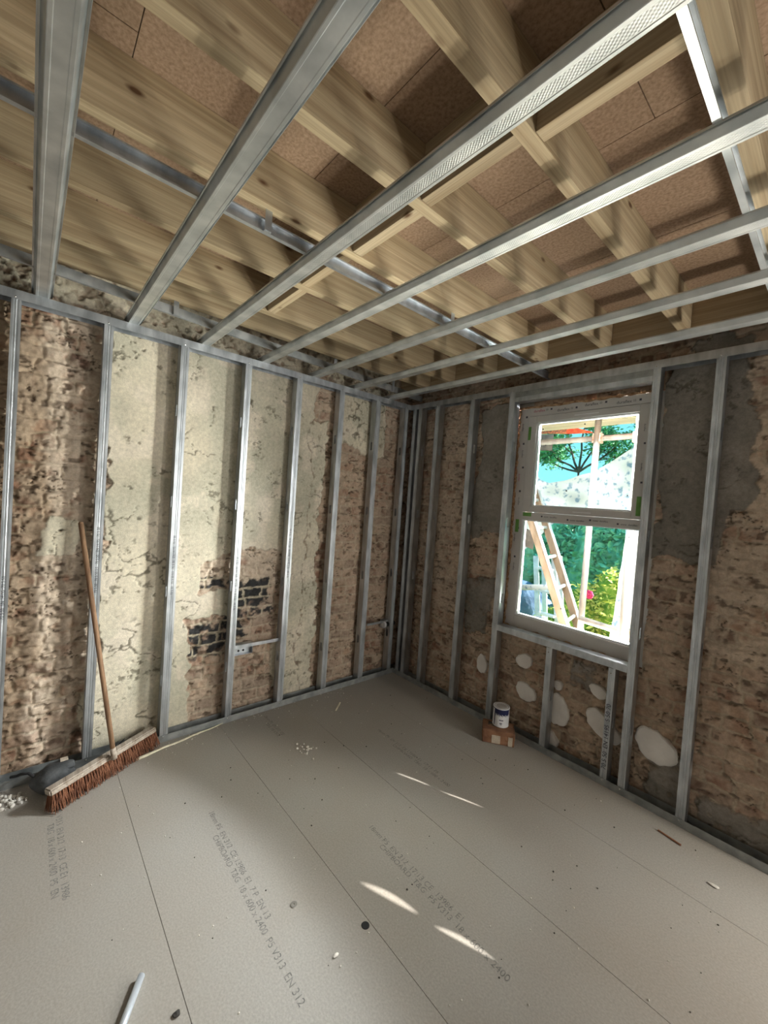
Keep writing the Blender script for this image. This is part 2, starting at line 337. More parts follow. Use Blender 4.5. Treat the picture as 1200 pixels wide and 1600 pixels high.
# ------------------------------------------------------------------ noise on arrays (for the masonry reliefs)
def vnoise(X, Y, s, seed):
    rg = np.random.RandomState(seed); G = rg.rand(257, 257)
    x = X/s; y = Y/s; xi = np.floor(x).astype(int); yi = np.floor(y).astype(int); fx = x-xi; fy = y-yi
    fx = fx*fx*(3-2*fx); fy = fy*fy*(3-2*fy); g = lambda a, b: G[a % 257, b % 257]
    return (g(xi, yi)*(1-fx)+g(xi+1, yi)*fx)*(1-fy)+(g(xi, yi+1)*(1-fx)+g(xi+1, yi+1)*fx)*fy
def fbm(X, Y, s, seed, o=5, g=.5):
    t = 0; a = 1; n = 0
    for k in range(o): t = t+a*vnoise(X+13.7*k, Y+7.1*k, s/2**k, seed+k); n += a; a *= g
    return t/n
def sst(a, b, x): t = np.clip((x-a)/(b-a), 0, 1); return t*t*(3-2*t)
def rect(X, Z, x0, x1, z0, z1, e=.03):
    return sst(x0-e, x0+e, X)*(1-sst(x1-e, x1+e, X))*sst(z0-e, z0+e, Z)*(1-sst(z1-e, z1+e, Z))
def mixc(A, B, f): return A*(1-f[..., None])+np.array(B)*f[..., None] if not isinstance(B, np.ndarray) or B.ndim == 1 else A*(1-f[..., None])+B*f[..., None]
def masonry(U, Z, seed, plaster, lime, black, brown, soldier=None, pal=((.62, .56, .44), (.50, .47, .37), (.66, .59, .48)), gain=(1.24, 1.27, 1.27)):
    """returns relief height and linear colour; the masks are functions of warped coordinates"""
    wu = U+(fbm(U, Z, .35, seed+50)-.5)*.22+(fbm(U, Z, .06, seed+51)-.5)*.06
    wz = Z+(fbm(U, Z, .35, seed+60)-.5)*.22+(fbm(U, Z, .06, seed+61)-.5)*.06
    # brick bond, slightly wavy
    bu = U+(fbm(U, Z, .25, seed+70)-.5)*.07+(fbm(U, Z, .03, seed+74)-.5)*.018; bz = Z+(fbm(U, Z, .5, seed+71)-.5)*.06+(fbm(U, Z, .06, seed+72)-.5)*.024
    ch, bl = .078, .232
    row = np.floor(bz/ch).astype(int); fz = bz/ch-row
    hd = (row % 2 == 1); L = np.where(hd, bl/2, bl); cu = bu/L+np.where(hd, .25, .0)+row*.13; col = np.floor(cu).astype(int); fu = cu-col
    if soldier is not None:
        sm = soldier(U, Z) > .5
        fz = np.where(sm, ((Z-2.41) % .235)/.235, fz); cu2 = U/.078; col = np.where(sm, np.floor(cu2).astype(int), col); fu = np.where(sm, cu2-np.floor(cu2), fu); row = np.where(sm, 99, row)
        L = np.where(sm, .078, L); chh = np.where(sm, .235, ch)
    else: chh = ch
    ez = np.minimum(fz, 1-fz)*chh; eu = np.minimum(fu, 1-fu)*L
    edge = np.minimum(ez, eu)+(fbm(U, Z, .025, seed+73)-.5)*.010
    br = sst(.004, .010, edge)
    hsh = (np.sin(row*127.1+col*311.7+seed)*43758.5453) % 1.0; hs2 = (np.sin(row*269.5+col*183.3+seed)*12543.123) % 1.0
    red = np.array((.255, .145, .105)); tan = np.array((.36, .255, .185)); drk = np.array((.135, .085, .065))
    bc = red+(tan-red)*hsh[..., None]; bc = mixc(bc, drk, (hs2 > .8)*.7)
    n1 = fbm(U, Z, .12, seed+1); n2 = fbm(U, Z, .03, seed+2, 4); n3 = fbm(U, Z, .5, seed+3)
    bc = bc*(.7+.6*n2)[..., None]
    mo = np.array((.34, .275, .205))*(.75+.5*n2)[..., None]
    colr = mo*(1-br[..., None])+bc*br[..., None]
    h = -.009+.009*br+(hsh-.5)*.007*br+(n2-.5)*.022+(n1-.5)*.026
    # lime wash / mortar smear left on the bricks
    lm = lime(wu, wz)*sst(.30, .52, .5*n1+.5*fbm(U, Z, .045, seed+5)+.10*(n3-.5))
    colr = mixc(colr, np.array((.47, .38, .30))*(.72+.5*fbm(U, Z*1.5, .08, seed+6))[..., None], np.clip(lm*.88, 0, 1)); h = h+lm*.008
    stro = (1-np.abs(fbm(U, Z*2.6, .11, seed+9, 4)-.5)*2); stg = sst(.965, .985, stro)*sst(.5, .62, fbm(U, Z, .1, seed+10)); colr = mixc(colr, np.array((.06, .042, .03)), stg*.8); h = h-stg*.012
    # pits and deep holes
    pit = sst(.67, .73, fbm(U*1.0, Z*1.9, .05, seed+8, 3))
    colr = mixc(colr, np.array((.075, .05, .035)), pit*.6); h = h-pit*.010
    bw = brown(wu, wz); colr = mixc(colr, colr*np.array((.62, .55, .47)), bw)
    # blackened bricks
    bk = black(U+(n2-.5)*.10+(n1-.5)*.16, Z+(n2-.5)*.05)
    bk = bk*sst(.30, .42, fbm(U, Z, .07, seed+12)); bkc = np.array((.034, .033, .034))*(.6+.9*n2)[..., None]*br[..., None]+np.array((.40, .345, .265))*(1-br[..., None])*(.8+.4*n2)[..., None]
    colr = mixc(colr, bkc, bk)
    colr = colr*np.array(gain)
    # plaster coat
    P = plaster(wu, wz)
    pl, pg, pb = [np.array(q) for q in pal]
    pc = pl+(pg-pl)*sst(.35, .65, fbm(U, Z, .4, seed+20))[..., None]; pc = mixc(pc, pb, sst(.5, .7, fbm(U, Z, .17, seed+21)))
    pc = pc*(.86+.28*n1)[..., None]
    cr = 1-np.abs(fbm(U+.05*n2, Z, .22, seed+22, 4)-.5)*2
    gate = sst(.5, .64, fbm(U, Z, .28, seed+23))
    ck = sst(.972, .992, cr)*gate
    chip = sst(.61, .66, fbm(U+.06*n1, Z*1.3, .035, seed+24, 5, .65))*sst(.52, .66, fbm(U, Z, .16, seed+25))
    pc = mixc(pc, np.array((.085, .075, .052)), np.clip(ck*.75+chip*.6, 0, 1))
    ph = .013+(fbm(U, Z, .5, seed+26)-.5)*.012+(n1-.5)*.004-ck*.006-chip*.006
    Pm = sst(.42, .58, P+(n2-.5)*.35*(4*P*(1-P)+.15))
    colr = mixc(colr, pc, Pm); h = h*(1-Pm)+ph*Pm
    rim = Pm*(1-Pm)*4; colr = mixc(colr, np.array((.10, .085, .06)), rim*.35)
    return h, np.clip(colr, 0.004, 1)
def relief_wall(name, us, zs, fn, place, hole=None, parent=None):
    U, Z = np.meshgrid(us, zs, indexing='ij'); h, col = fn(U, Z)
    nu, nz = U.shape; X, Y, ZZ = place(U, Z, h)
    co = np.stack([X, Y, ZZ], -1).reshape(-1, 3).astype(np.float32)
    i, j = np.meshgrid(np.arange(nu-1), np.arange(nz-1), indexing='ij'); a = i*nz+j
    q = np.stack([a, a+nz, a+nz+1, a+1], -1)
    if hole is not None:
        cu = (U[:-1, :-1]+U[1:, 1:])/2; cz = (Z[:-1, :-1]+Z[1:, 1:])/2; q = q[~hole(cu, cz)]
    q = q.reshape(-1, 4).astype(np.int32)
    me = bpy.data.meshes.new(name); me.vertices.add(len(co)); me.vertices.foreach_set('co', co.ravel())
    me.loops.add(q.size); me.loops.foreach_set('vertex_index', q.ravel())
    me.polygons.add(len(q)); me.polygons.foreach_set('loop_start', np.arange(len(q), dtype=np.int32)*4)
    me.polygons.foreach_set('loop_total', np.full(len(q), 4, np.int32)); me.update(calc_edges=True); me.validate()
    me.polygons.foreach_set('use_smooth', np.ones(len(me.polygons), bool))
    ca = me.color_attributes.new('col', 'FLOAT_COLOR', 'POINT')
    c4 = np.concatenate([col.reshape(-1, 3), np.ones((len(co), 1))], 1).astype(np.float32); ca.data.foreach_set('color', c4.ravel())
    me.materials.append(MM['masonry']); o = bpy.data.objects.new(name, me); C.objects.link(o); o['kind'] = 'structure'; return o

# ================================================================== SETTING
# ---- left wall (behind the studs, x = -0.11)
def Lplaster(y, z):
    P = rect(y, z, -2.37, -.99, -.2, 2.62, .02)
    ex1 = np.maximum(rect(y, z, -1.84, -1.58, -.3, .72), rect(y, z, -1.86, -1.58, .93, 1.20))
    ex2 = rect(y, z, -1.60, -1.19, -.3, 1.20)
    P = P*(1-np.maximum(ex1, ex2))
    P = np.maximum(P, rect(y, z, -2.66, -2.46, 1.22, 1.46)*.95)
    P = np.maximum(P, rect(y, z, -1.0, -.84, -.3, 2.3)*.62); P = np.maximum(P, rect(y, z, -.75, -.2, 2.05, 2.62)*.62)
    P = np.maximum(P, rect(y, z, -3.1, -.1, 2.62, 2.9, .01)*.55)
    return P
def Llime(y, z): return .60+.40*rect(y, z, -3.2, -2.0, .35, 2.7)+.5*rect(y, z, -1.9, -1.15, .95, 1.25)
def Lblack(y, z):
    a = rect(y, z, -1.87, -1.60, .46, .70, .01); b = rect(y, z, -1.60, -1.25, .56, .99, .01)*(1-rect(y, z, -1.42, -1.2, .5, .72, .01)); c = rect(y, z, -1.84, -1.60, .95, 1.03, .008)
    return np.maximum(np.maximum(a, b), c)
def Lbrown(y, z): return np.clip(.75*rect(y, z, -3.2, -2.64, -.2, 2.9)+.25*rect(y, z, -.9, .2, -.3, 2.2), 0, 1)
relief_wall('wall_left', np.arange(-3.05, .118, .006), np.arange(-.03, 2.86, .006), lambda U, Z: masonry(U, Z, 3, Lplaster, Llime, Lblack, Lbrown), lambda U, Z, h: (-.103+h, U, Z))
# ---- window wall (y = +0.11)
WX0, WX1, WZ0, WZ1 = 1.062, 2.03, .735, 2.415
def Rplaster(x, z):
    P = rect(x, z, .74, 1.2, 1.36, 2.45)+rect(x, z, 2.0, 2.34, 1.36, 2.62, .02)+rect(x, z, 1.55, 1.75, .45, .68)*.55+rect(x, z, .74, 1.0, .6, 1.1)*.6
    P = P*(1-rect(x, z, .84, 1.2, 1.22, 1.46, .01))
    P = np.maximum(P, rect(x, z, 2.3, 2.42, 1.7, 2.62)*.8); P = np.maximum(P, rect(x, z, 2.34, 2.9, -.2, .2)*.6)
    P = np.maximum(P, rect(x, z, 2.05, 2.3, -.2, .35)*.6)
    return P
def Rlime(x, z): return .55+.45*rect(x, z, 2.3, 3.2, .9, 2.5)+.3*rect(x, z, .3, .72, .3, 2.6)
def Rblack(x, z): return 0*x
def Rbrown(x, z): return np.clip(.25+.6*rect(x, z, .9, 2.1, 2.40, 2.9, .01)+.25*rect(x, z, 0, 2.3, -.1, .8), 0, 1)
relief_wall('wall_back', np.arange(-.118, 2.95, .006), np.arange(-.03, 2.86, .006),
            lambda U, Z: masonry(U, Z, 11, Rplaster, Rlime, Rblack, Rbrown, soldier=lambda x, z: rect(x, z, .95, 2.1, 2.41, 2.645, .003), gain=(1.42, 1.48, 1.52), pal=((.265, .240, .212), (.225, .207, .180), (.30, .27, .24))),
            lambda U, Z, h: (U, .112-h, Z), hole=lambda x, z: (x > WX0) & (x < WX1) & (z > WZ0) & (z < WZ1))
# masonry thickness around the opening and the unseen rest of the shell
b = bmesh.new()
for a in ((WX0-.25, WX0, .135, .36, -.6, 2.86), (WX1, 2.95, .135, .36, -.6, 2.86), (WX0, WX1, .135, .36, -.6, WZ0), (WX0, WX1, .135, .36, WZ1, 2.86), (-.40, WX0-.25, .135, .36, -.6, 2.86),
          (2.95, 3.05, .045, .17, -.6, 2.86), (3.95, 4.80, .10, .17, -.6, 2.86), (5.70, 6.30, .10, .17, -.6, 2.86), (3.05, 3.95, .10, .17, -.6, .75), (3.05, 3.95, .10, .17, 2.44, 2.86), (4.80, 5.70, .10, .17, -.6, .75), (4.80, 5.70, .10, .17, 2.44, 2.86)):  # projecting pier added to shield the relief from lamps, openings added for light
    box(b, *a)
struct('trim_1', b, 'brick')
struct('wall_front', BX(-.4, 6.3, -4.35, -4.2, -.1, 2.86), 'plain')
struct('wall_right', BX(6.15, 6.3, -4.2, .10, -.1, 2.86), 'plain')
struct('trim_2', BX(-.40, -.135, -4.2, .36, -.6, 2.86), 'brick')
struct('trim_3', BX(-.135, -.10, -4.2, -3.05, -.03, 2.86), 'plain')
# ---- floor: 600 mm chipboard boards with tight joints
b = bmesh.new(); box(b, -.13, 6.15, -4.2, .12, -.08, -.02)
ys = [-4.2, -4.09, -3.48, -2.87, -2.265, -1.64, -1.06, -.45, .12]
for i, (a, c) in enumerate(zip(ys, ys[1:])):
    xs = [-.13, *[v for v in ([1.05+1.2*(i % 2)+2.4*k for k in range(3)]) if v > 4 or i in (1, 2)], 6.15]
    for p, q in zip(xs, xs[1:]): box(b, p+.0008, q-.0008, a+.0009, c-.0009, -.022, 0, bev=.0008)
fl = struct('floor', b, 'floor')
# ---- ceiling: chipboard deck of the floor above, laid across the joists
b = bmesh.new(); box(b, -.4, 6.3, -4.35, .36, 2.875, 2.93)
ys = [-4.35, -3.72, -3.12, -2.52, -1.92, -1.32, -.715, -.11, .36]; ej = [2.9, 1.7, 1.45, 2.1, 2.325, 1.05, 1.75, 2.9]
for i, (a, c) in enumerate(zip(ys, ys[1:])):
    xs = [-.4, ej[i % 8], ej[i % 8]+2.4, 6.3]
    for p, q in zip(xs, xs[1:]): box(b, p+.0015, q-.0015, a+.0012, c-.0012, 2.845, 2.867)
struct('ceiling', b, 'chip')

# ================================================================== JOISTS, NOGGINS, RIM BOARD
ZJ = H+.10; JT = 2.8445
rim = tag(obj('rim_joist', BX(-.10, 6.1, -.066, -.020, ZJ+.002, JT), 'pinex'), 'long pine board closing the joist ends along the top of the window wall', 'timber')
jx = [.262, .54, .945, 1.342, 1.748, 2.142, 2.545, 2.95]
jl = ['pine ceiling joist nearest the left wall, just above the dirty steel channel', 'pine ceiling joist second from the left wall, with one short block against it',
      'pine ceiling joist third from the left wall, meeting blocks on both of its sides', 'pine ceiling joist running beside the middle steel support channel',
      'pine ceiling joist fifth from the left wall, right of the middle steel channel', 'stained wide-looking pine joist that ends above the middle of the window',
      'pine ceiling joist beside the right-hand steel support channel, upper right corner', 'pine ceiling joist at the far right edge, last beyond the right-hand channel']
for x, l in zip(jx, jl):
    tag(obj('ceiling_joist', BX(x-.0225, x+.0225, -4.19, -.068, ZJ, JT, bev=.002), 'pine'), l, 'joist', 'pine joists under the upper floor')
for i in range(7):
    x = 3.35+.4*i; od = ['first', 'second', 'third', 'fourth', 'fifth', 'sixth', 'seventh'][i]
    tag(obj('ceiling_joist', BX(x-.0225, x+.0225, -4.19, -.068, ZJ, JT), 'pine'), od+' pine ceiling joist beyond the right edge of the photo', 'joist', 'pine joists beyond the right edge')
ng = [(jx[1], jx[2], -1.70, 'short pine block between the second and third joists from the left wall'), (jx[2], jx[3], -1.715, 'short pine block between the third joist and the joist beside the middle channel'),
      (jx[3], jx[4], -1.70, 'short pine block just right of the middle steel channel, behind a batten'), (jx[4], jx[5], -1.715, 'pine block between joists, mostly hidden by the wide knurled batten'),
      (jx[5], jx[6], -1.683, 'long pine block reaching from the stained joist to the right-hand channel')]
for a, c, y, l in ng:
    tag(obj('noggin', BX(a+.0235, c-.0235, y-.0225, y+.0225, ZJ+.003, JT, bev=.002), 'pinex'), l, 'timber block', 'pine noggins between the joists')

# ================================================================== STEEL WALL FRAMES
T = .0012
WL = lambda u_, d, a: (-d, u_, a)            # left wall: u along y, d into the wall
WR = lambda u_, d, a: (u_, d, a)             # window wall: u along x
slots = [.39, .965, 1.54, 2.115]
def stud_mesh(f, u0, u1, z0, z1, web='lo', d=.070):
    bm = bmesh.new(); wd_ = u1-u0; m_ = (u0+u1)/2
    fl_ = [(u0, 0), (m_-.010, 0), (m_-.008, .0022), (m_-.0025, .0022), (m_, .0006), (m_+.0025, .0022), (m_+.008, .0022), (m_+.010, 0), (u1, 0)]
    lip = .006
    if web == 'lo': front = fl_+[(u1, lip)]; rear = [(u0, d), (u1, d), (u1, d-lip)]; uw = u0; s = 1
    else: front = [(u0, lip)]+fl_; rear = [(u0, d-lip), (u0, d), (u1, d)]; uw = u1-T; s = -1
    roll(bm, front, T, z0, z1, f); roll(bm, rear, -T, z0, z1, f)
    # web plate with rounded service slots
    outer = [(0, z0), (d, z0), (d, z1), (0, z1)]; hl = []
    for zc in slots:
        if z0+.1 < zc < z1-.1: hl.append([(.035+.013*math.cos(t), zc+(.024 if math.sin(t) > 0 else -.024)+.013*math.sin(t)) for t in [2*PI*k/14+.01 for k in range(14)]])
    v, fc = poly_sheet([outer]+hl, lambda a, b_: (a, b_, 0))
    for off in (uw, uw+T):
        vs = [bm.verts.new(f(off, p[0], p[1])) for p in v]
        for t in fc: bm.faces.new([vs[i] for i in t])
    return bm
def screw_bm(p, n, r_=.0045):
    bm = bmesh.new(); n = Vector(n); tube(bm, Vector(p)-n*.003, Vector(p)+n*.0012, r_, r_*.8, 10); tube(bm, Vector(p)+n*.0012, Vector(p)+n*.0022, r_*.8, r_*.3, 10); return bm
def stud(wall, u0, u1, z0, z1, label, web='lo', text=None, screws=True, group=None):
    f = WL if wall == 'L' else WR; m_ = (u0+u1)/2
    base = f(m_, .035, z0); t = empty('metal_stud', label, 'stud', base, group)
    o = obj('channel', stud_mesh(f, u0, u1, z0, z1, web), 'galv', t); o.location = -Vector(base)
    nn = (1, 0, 0) if wall == 'L' else (0, -1, 0)
    if screws:
        for z in (z0+.03, z1-.03):
            s = obj('screw', screw_bm(Vector(f(m_-.004, -.0022, z))-Vector(base), nn), 'screw', t)
    if text:
        body, zt, sz = text
        R = Matrix(((0, 0, 1, 0), (0, 1, 0, 0), (1, 0, 0, 0), (0, 0, 0, 1)))
        # text running up the flange
        if wall == 'L': R = Matrix(((0, 0, 1, .0006), (0, -1, 0, m_), (1, 0, 0, zt), (0, 0, 0, 1)))
        else: R = Matrix(((0, -1, 0, m_), (0, 0, -1, -.0006), (1, 0, 0, zt), (0, 0, 0, 1)))
        x = text_obj(body, sz, 'ink', t, R, name='printed_text'); x.location = -Vector(base)
        x['label'] = 'dark printed lettering running up the flange'
    return t
Z0, Z1 = .003, H-.004
gl = 'galvanised studs on the left wall'; gr = 'galvanised studs on the window wall'
prt = '70 S 50   70 S 50 0.5   70 S 50   EN 14195   70 S 50'
LS = [(-2.795, -2.757, 'galvanised stud at the very left edge of the frame, printed flange', ('70 S 50  EN 14195  70 S 50', .9, .02)),
      (-2.412, -2.368, 'galvanised stud with the broom handle leaning against it', (prt, 1.0, .018)), (-2.016, -1.968, 'galvanised stud on the left wall, just right of the broom head', (prt, .95, .018)),
      (-1.604, -1.560, 'galvanised stud in front of the blackened bricks, beside the socket box', (prt, .8, .018)), (-1.208, -1.160, 'galvanised stud that holds the right end of the thin socket bar', (prt, 1.0, .018)),
      (-.815, -.767, 'galvanised stud on the left wall between the socket bar stud and the sun-spotted stud', None), (-.427, -.375, 'galvanised stud with bright sun spots low down beside it', None)]
for a, c, l, tx in LS: stud('L', a, c, Z0, Z1, l, 'lo', tx, group=gl)
stud('L', -.079, -.034, Z0, Z1, 'galvanised corner stud on the left wall, left of the dark corner gap', 'lo', group=gl)
stud('L', -3.20, -3.155, Z0, Z1, 'galvanised stud just beyond the left edge of the photo', 'lo', group=gl)
stud('R', .030, .072, Z0, Z1, 'galvanised corner stud on the window wall, right of the dark corner gap', 'hi', screws=False, group=gr)
stud('R', .102, .145, Z0, Z1, 'galvanised stud doubled up beside the corner stud on the window wall', 'hi', screws=False, group=gr)
stud('R', .312, .358, Z0, Z1, 'galvanised stud on the window wall, first one clear of the room corner', 'hi', group=gr)
stud('R', .688, .734, Z0, Z1, 'galvanised stud midway between the room corner and the window', 'hi', group=gr)
stud('R', 1.052, 1.098, Z0, Z1, 'tall galvanised stud lining the left side of the window, pale side lit by daylight', 'hi', group=gr)
stud('R', 1.987, 2.026, Z0, Z1, 'tall galvanised stud lining the right side of the window', 'hi', group=gr)
stud('R', 2.276, 2.318, Z0, Z1, 'galvanised stud standing clear to the right of the window', 'hi', group=gr)
stud('R', 2.71, 2.752, Z0, Z1, 'galvanised stud just beyond the right edge of the photo', 'hi', group=gr)
stud('R', 1.490, 1.531, Z0, .722, 'short galvanised stud under the middle of the window sill', 'hi', group='short studs under the window')
stud('R', 1.886, 1.925, Z0, .722, 'short galvanised stud with printed lettering under the right of the sill', 'hi', ('70 S 50  EN 14195  S 50 70', .10, .036), group='short studs under the window')
# floor and head tracks
def track(f, a0, a1, z, up, d=.0735, leg=.045, x0=-.0016):
    bm = bmesh.new(); s = 1 if up else -1
    roll(bm, [(x0, z+s*leg), (x0, z), (d, z), (d, z+s*leg)], T*.9, a0, a1, lambda p, q, a: f(a, p, q)); return bm
tag(obj('floor_track', track(WL, -4.19, .07, .0, True), 'galvd'), 'dull steel U track on the floor along the left wall', 'floor track')
tag(obj('floor_track', track(WR, .002, 3.0, .0, True), 'galvd'), 'dull steel U track on the floor along the window wall', 'floor track')
tag(obj('head_track', track(WL, -4.19, .07, H, False), 'galv'), 'steel U track along the top of the left wall studs', 'head track')
tag(obj('head_track', track(WR, .002, 3.0, H, False), 'galv'), 'steel U track along the top of the window wall studs', 'head track')
tag(obj('window_header', track(WR, 1.10, 1.986, 2.440, True, leg=.032), 'galv'), 'bright steel track bridging the top of the window opening', 'track')
bm = bmesh.new(); box(bm, 1.10, 1.986, -.0010, .0004, 2.472, 2.5105); box(bm, 1.10, 1.986, .0004, .07, 2.472, 2.4735)
tag(obj('header_infill', bm, 'galvd'), 'speckled grey steel strip above the bright window header', 'steel strip')
tag(obj('sill_track', track(WR, 1.052, 1.986, .768, False, leg=.042), 'galv'), 'bright steel track laid flat along the bottom of the window opening', 'track')

# ================================================================== CEILING GRID
yb = [(-2.680, 'wide steel batten nearest the camera, running straight up the left of the ceiling'), (-2.275, 'second ceiling batten, wide grey one slanting up to the top centre'),
      (-1.875, 'large knurled ceiling batten crossing to the top right corner'), (-1.468, 'knurled ceiling batten, fourth from the camera, pale underside'),
      (-1.056, 'ceiling batten, fifth from the camera, short knurled stretch at right'), (-.660, 'ceiling batten, next to last before the window wall'), (-.265, 'ceiling batten closest to the window wall, foil tape near its left end')]
prof = [(-.041, .0215), (-.041, .027), (-.036, .027), (-.0262, .0012), (-.0245, 0), (.0245, 0), (.0262, .0012), (.036, .027), (.041, .027), (.041, .0215)]
for k, (y, l) in enumerate(yb):
    t = empty('ceiling_batten', l, 'ceiling batten', (0, y, H), 'steel battens under the ceiling')
    obj('side_flanges', roll(roll(bmesh.new(), prof[:5], T, -.062, 6.1, lambda p, q, a: (a, p, q)), prof[5:], T, -.062, 6.1, lambda p, q, a: (a, p, q)), 'galvb', t)
    obj('base_strip', roll(bmesh.new(), [(-.0245, 0), (-.017, 0), (-.015, .001), (-.0, .001), (.015, .001), (.017, 0), (.0245, 0)], T, -.062, 6.1, lambda p, q, a: (a, p, q)), 'knurl' if k > 1 else 'galvb', t)
fo = tag(obj('foil_tape', BX(.30, .56, -.268-.022, -.262+.016, H-.0012, H-.0004), 'galv'), 'crumpled piece of foil tape stuck under the last ceiling batten', 'tape')
CZ = H+.0275
def supp(x, open_right, y0, y1, label, m, x1=None):
    s = 1 if open_right else -1; x1 = x if x1 is None else x1
    pr = [(.015*s, .004), (.015*s, 0), (0, 0), (0, .045), (.015*s, .045), (.015*s, .041)]
    def f(p, q, a):
        k = (a-y0)/(y1-y0); return (x+(x1-x)*k+p, a, CZ+q)
    return tag(obj('support_channel', roll(bmesh.new(), pr, T*s, y0, y1, f), m), label, 'support channel', 'steel channels over the battens')
supp(.40, False, -4.19, .02, 'dirty steel channel close to the left wall, above the battens', 'galvd', .115)
supp(1.312, True, -4.19, .06, 'shiny steel channel crossing above the battens in the middle of the ceiling', 'galv')
supp(2.516, True, -4.19, .02, 'thin pale steel channel at the upper right of the ceiling', 'galvb')
for x, y, z1, l in ((.275, -2.12, 2.77, 'dark hanger strap dropping to the dirty channel, near the second batten'), (.205, -1.015, 2.76, 'dark hanger strap above the fifth batten near the left wall'),
                    (.15, -.38, 2.68, 'bright bent hanger strap near the room corner'), (1.338, -1.04, 2.70, 'small hanger strap on the middle channel beside the fifth batten'), (1.338, -2.08, 2.70, 'small hanger strap on the middle channel between second and third battens')):
    bm = bmesh.new(); box(bm, x, x+.0015, y-.013, y+.013, CZ, z1); box(bm, x-.022, x, y-.013, y+.013, CZ-.0016, CZ)
    tag(obj('hanger_strap', bm, 'galvd' if 'dark' in l else 'galv'), l, 'hanger', 'steel hanger straps')

# ================================================================== WINDOW
win = bpy.data.objects.new('window_1', None); C.objects.link(win); win.location = (1.545, .16, .735); win['kind'] = 'structure'
WO = Vector(win.location)
def wpart(name, bm, m, parent=win):
    o = obj(name, bm, m, parent); 
    o.location = -WO if parent == win else (0, 0, 0); return o
def frame(x0, x1, z0, z1, l, r_, b_, t_, y0, y1, bev=.004):
    bm = bmesh.new()
    for a in ((x0, x0+l, z0, z1), (x1-r_, x1, z0, z1), (x0+l, x1-r_, z0, z0+b_), (x0+l, x1-r_, z1-t_, z1)):
        if a[1]-a[0] > .001 and a[3]-a[2] > .001: box(bm, a[0], a[1], y0, y1, a[2], a[3], bev=bev)
    return bm
FX0, FX1, FZ0, FZ1 = 1.084, 2.034, .745, 2.409
wpart('outer_frame', frame(FX0, FX1, FZ0, FZ1, .075, .075, .10, .062, .118, .185), 'pvc')
wpart('transom', BX(FX0+.075, FX1-.075, .119, .184, 1.574, 1.632, bev=.003), 'pvc')
wpart('sash', frame(1.163, 1.955, 1.633, 2.344, .062, .055, .046, .046, .110, .175), 'pvc')
gb = frame(1.225, 1.902, 1.678, 2.299, .011, .011, .011, .011, .128, .165, .001)
for a in ((1.159, 1.174, .845, 1.574), (1.944, 1.959, .845, 1.574), (1.174, 1.944, .845, .858), (1.174, 1.944, 1.566, 1.574)): box(gb, a[0], a[1], .130, .170, a[2], a[3], bev=.001)
wpart('glazing_bead', gb, 'pvcedge')
p1 = wpart('glass_pane', BX(1.235, 1.892, .146, .150, 1.688, 2.290), 'glass')
p2 = wpart('glass_pane', BX(1.173, 1.945, .146, .150, .857, 1.567), 'glass')
bm = bmesh.new()
for (x, z) in ((1.26, 2.25), (1.56, 2.26), (1.47, 1.80), (1.86, 1.78), (1.70, 2.07), (1.74, 1.525), (1.20, 1.50), (1.55, 1.55), (1.89, 1.52), (1.50, .97), (1.29, 2.13)):
    rr = rnd.uniform(.004, .007); tube(bm, (x, .144, z), (x, .146, z), rr, rr, 10)
wpart('dirt_spot', bm, 'black')
# printed protective film on the frame, green stickers
TM = lambda x, z, y, rot=0: Matrix.Translation((x, y, z)) @ Matrix.Rotation(rot, 4, 'Y') @ Matrix.Rotation(PI/2, 4, 'X')
def wtext(body, x, z, y, size, rot=0, m='ink'):
    o = text_obj(body, size, m, win, TM(x, z, y, rot), .0003, 'film_print'); o.location = -WO; return o
for i, x in enumerate((1.19, 1.37, 1.56, 1.76)):
    wtext('duraflex', x, 2.383-.012*(i % 2), .1172, .027, m='redink' if i == 0 else 'ink'); wtext('22   \u25A0', x+.095, 2.385-.012*(i % 2), .1172, .018)
for i, x in enumerate((1.31, 1.50, 1.65, 1.82)):
    wtext('\u25A0  www  duraflex', x, 1.606-.010*(i % 2), .1182, .016)
for i, z in enumerate((2.30, 2.10, 1.92, 1.74, 1.46, 1.24)):
    wtext('duraflex', 1.112+.012*(i % 2), z, .1172, .018, rot=PI/2, m='redink' if i == 2 else 'ink'); wtext('\u25A0', 1.128-.010*(i % 2), z+.045, .1172, .020)
for i, z in enumerate((2.22, 1.98)): wtext('duraflex', 1.935, z, .1092, .014, rot=PI/2); wtext('\u25A0', 1.935, z-.12, .1092, .016)
bm = bmesh.new()
for a in ((1.165, 1.186, 2.17, 2.268, .1085), (1.168, 1.235, 1.601, 1.628, .1172), (1.112, 1.140, 1.475, 1.572, .1166), (1.925, 1.950, 1.655, 1.775, .1085)):
    box(bm, a[0], a[1], a[4], a[4]+.001, a[2], a[3])
wpart('green_sticker', bm, 'green')
bm = bmesh.new(); box(bm, 1.50, 1.66, .1085, .110, 2.318, 2.322); box(bm, 1.54, 1.66, .1085, .110, 1.652, 1.656)
wpart('drain_slot', bm, 'pvcedge')
# expanding foam between the brickwork and the frame
bm = bmesh.new(); rg = random.Random(4)
path_tube(bm, [(1.085+rg.uniform(-.003, .004), .112, .75+i*.03) for i in range(56)], [rg.uniform(.007, .013) for i in range(56)], 7)
path_tube(bm, [(1.09+i*.03, .112, 2.412+rg.uniform(-.004, .004)) for i in range(31)], [rg.uniform(.004, .010) for i in range(31)], 7)
path_tube(bm, [(1.09+i*.03, .105, .752+rg.uniform(-.006, .004)) for i in range(31)], [rg.uniform(.006, .016) for i in range(31)], 7)
wpart('foam_seal', bm, 'foam')

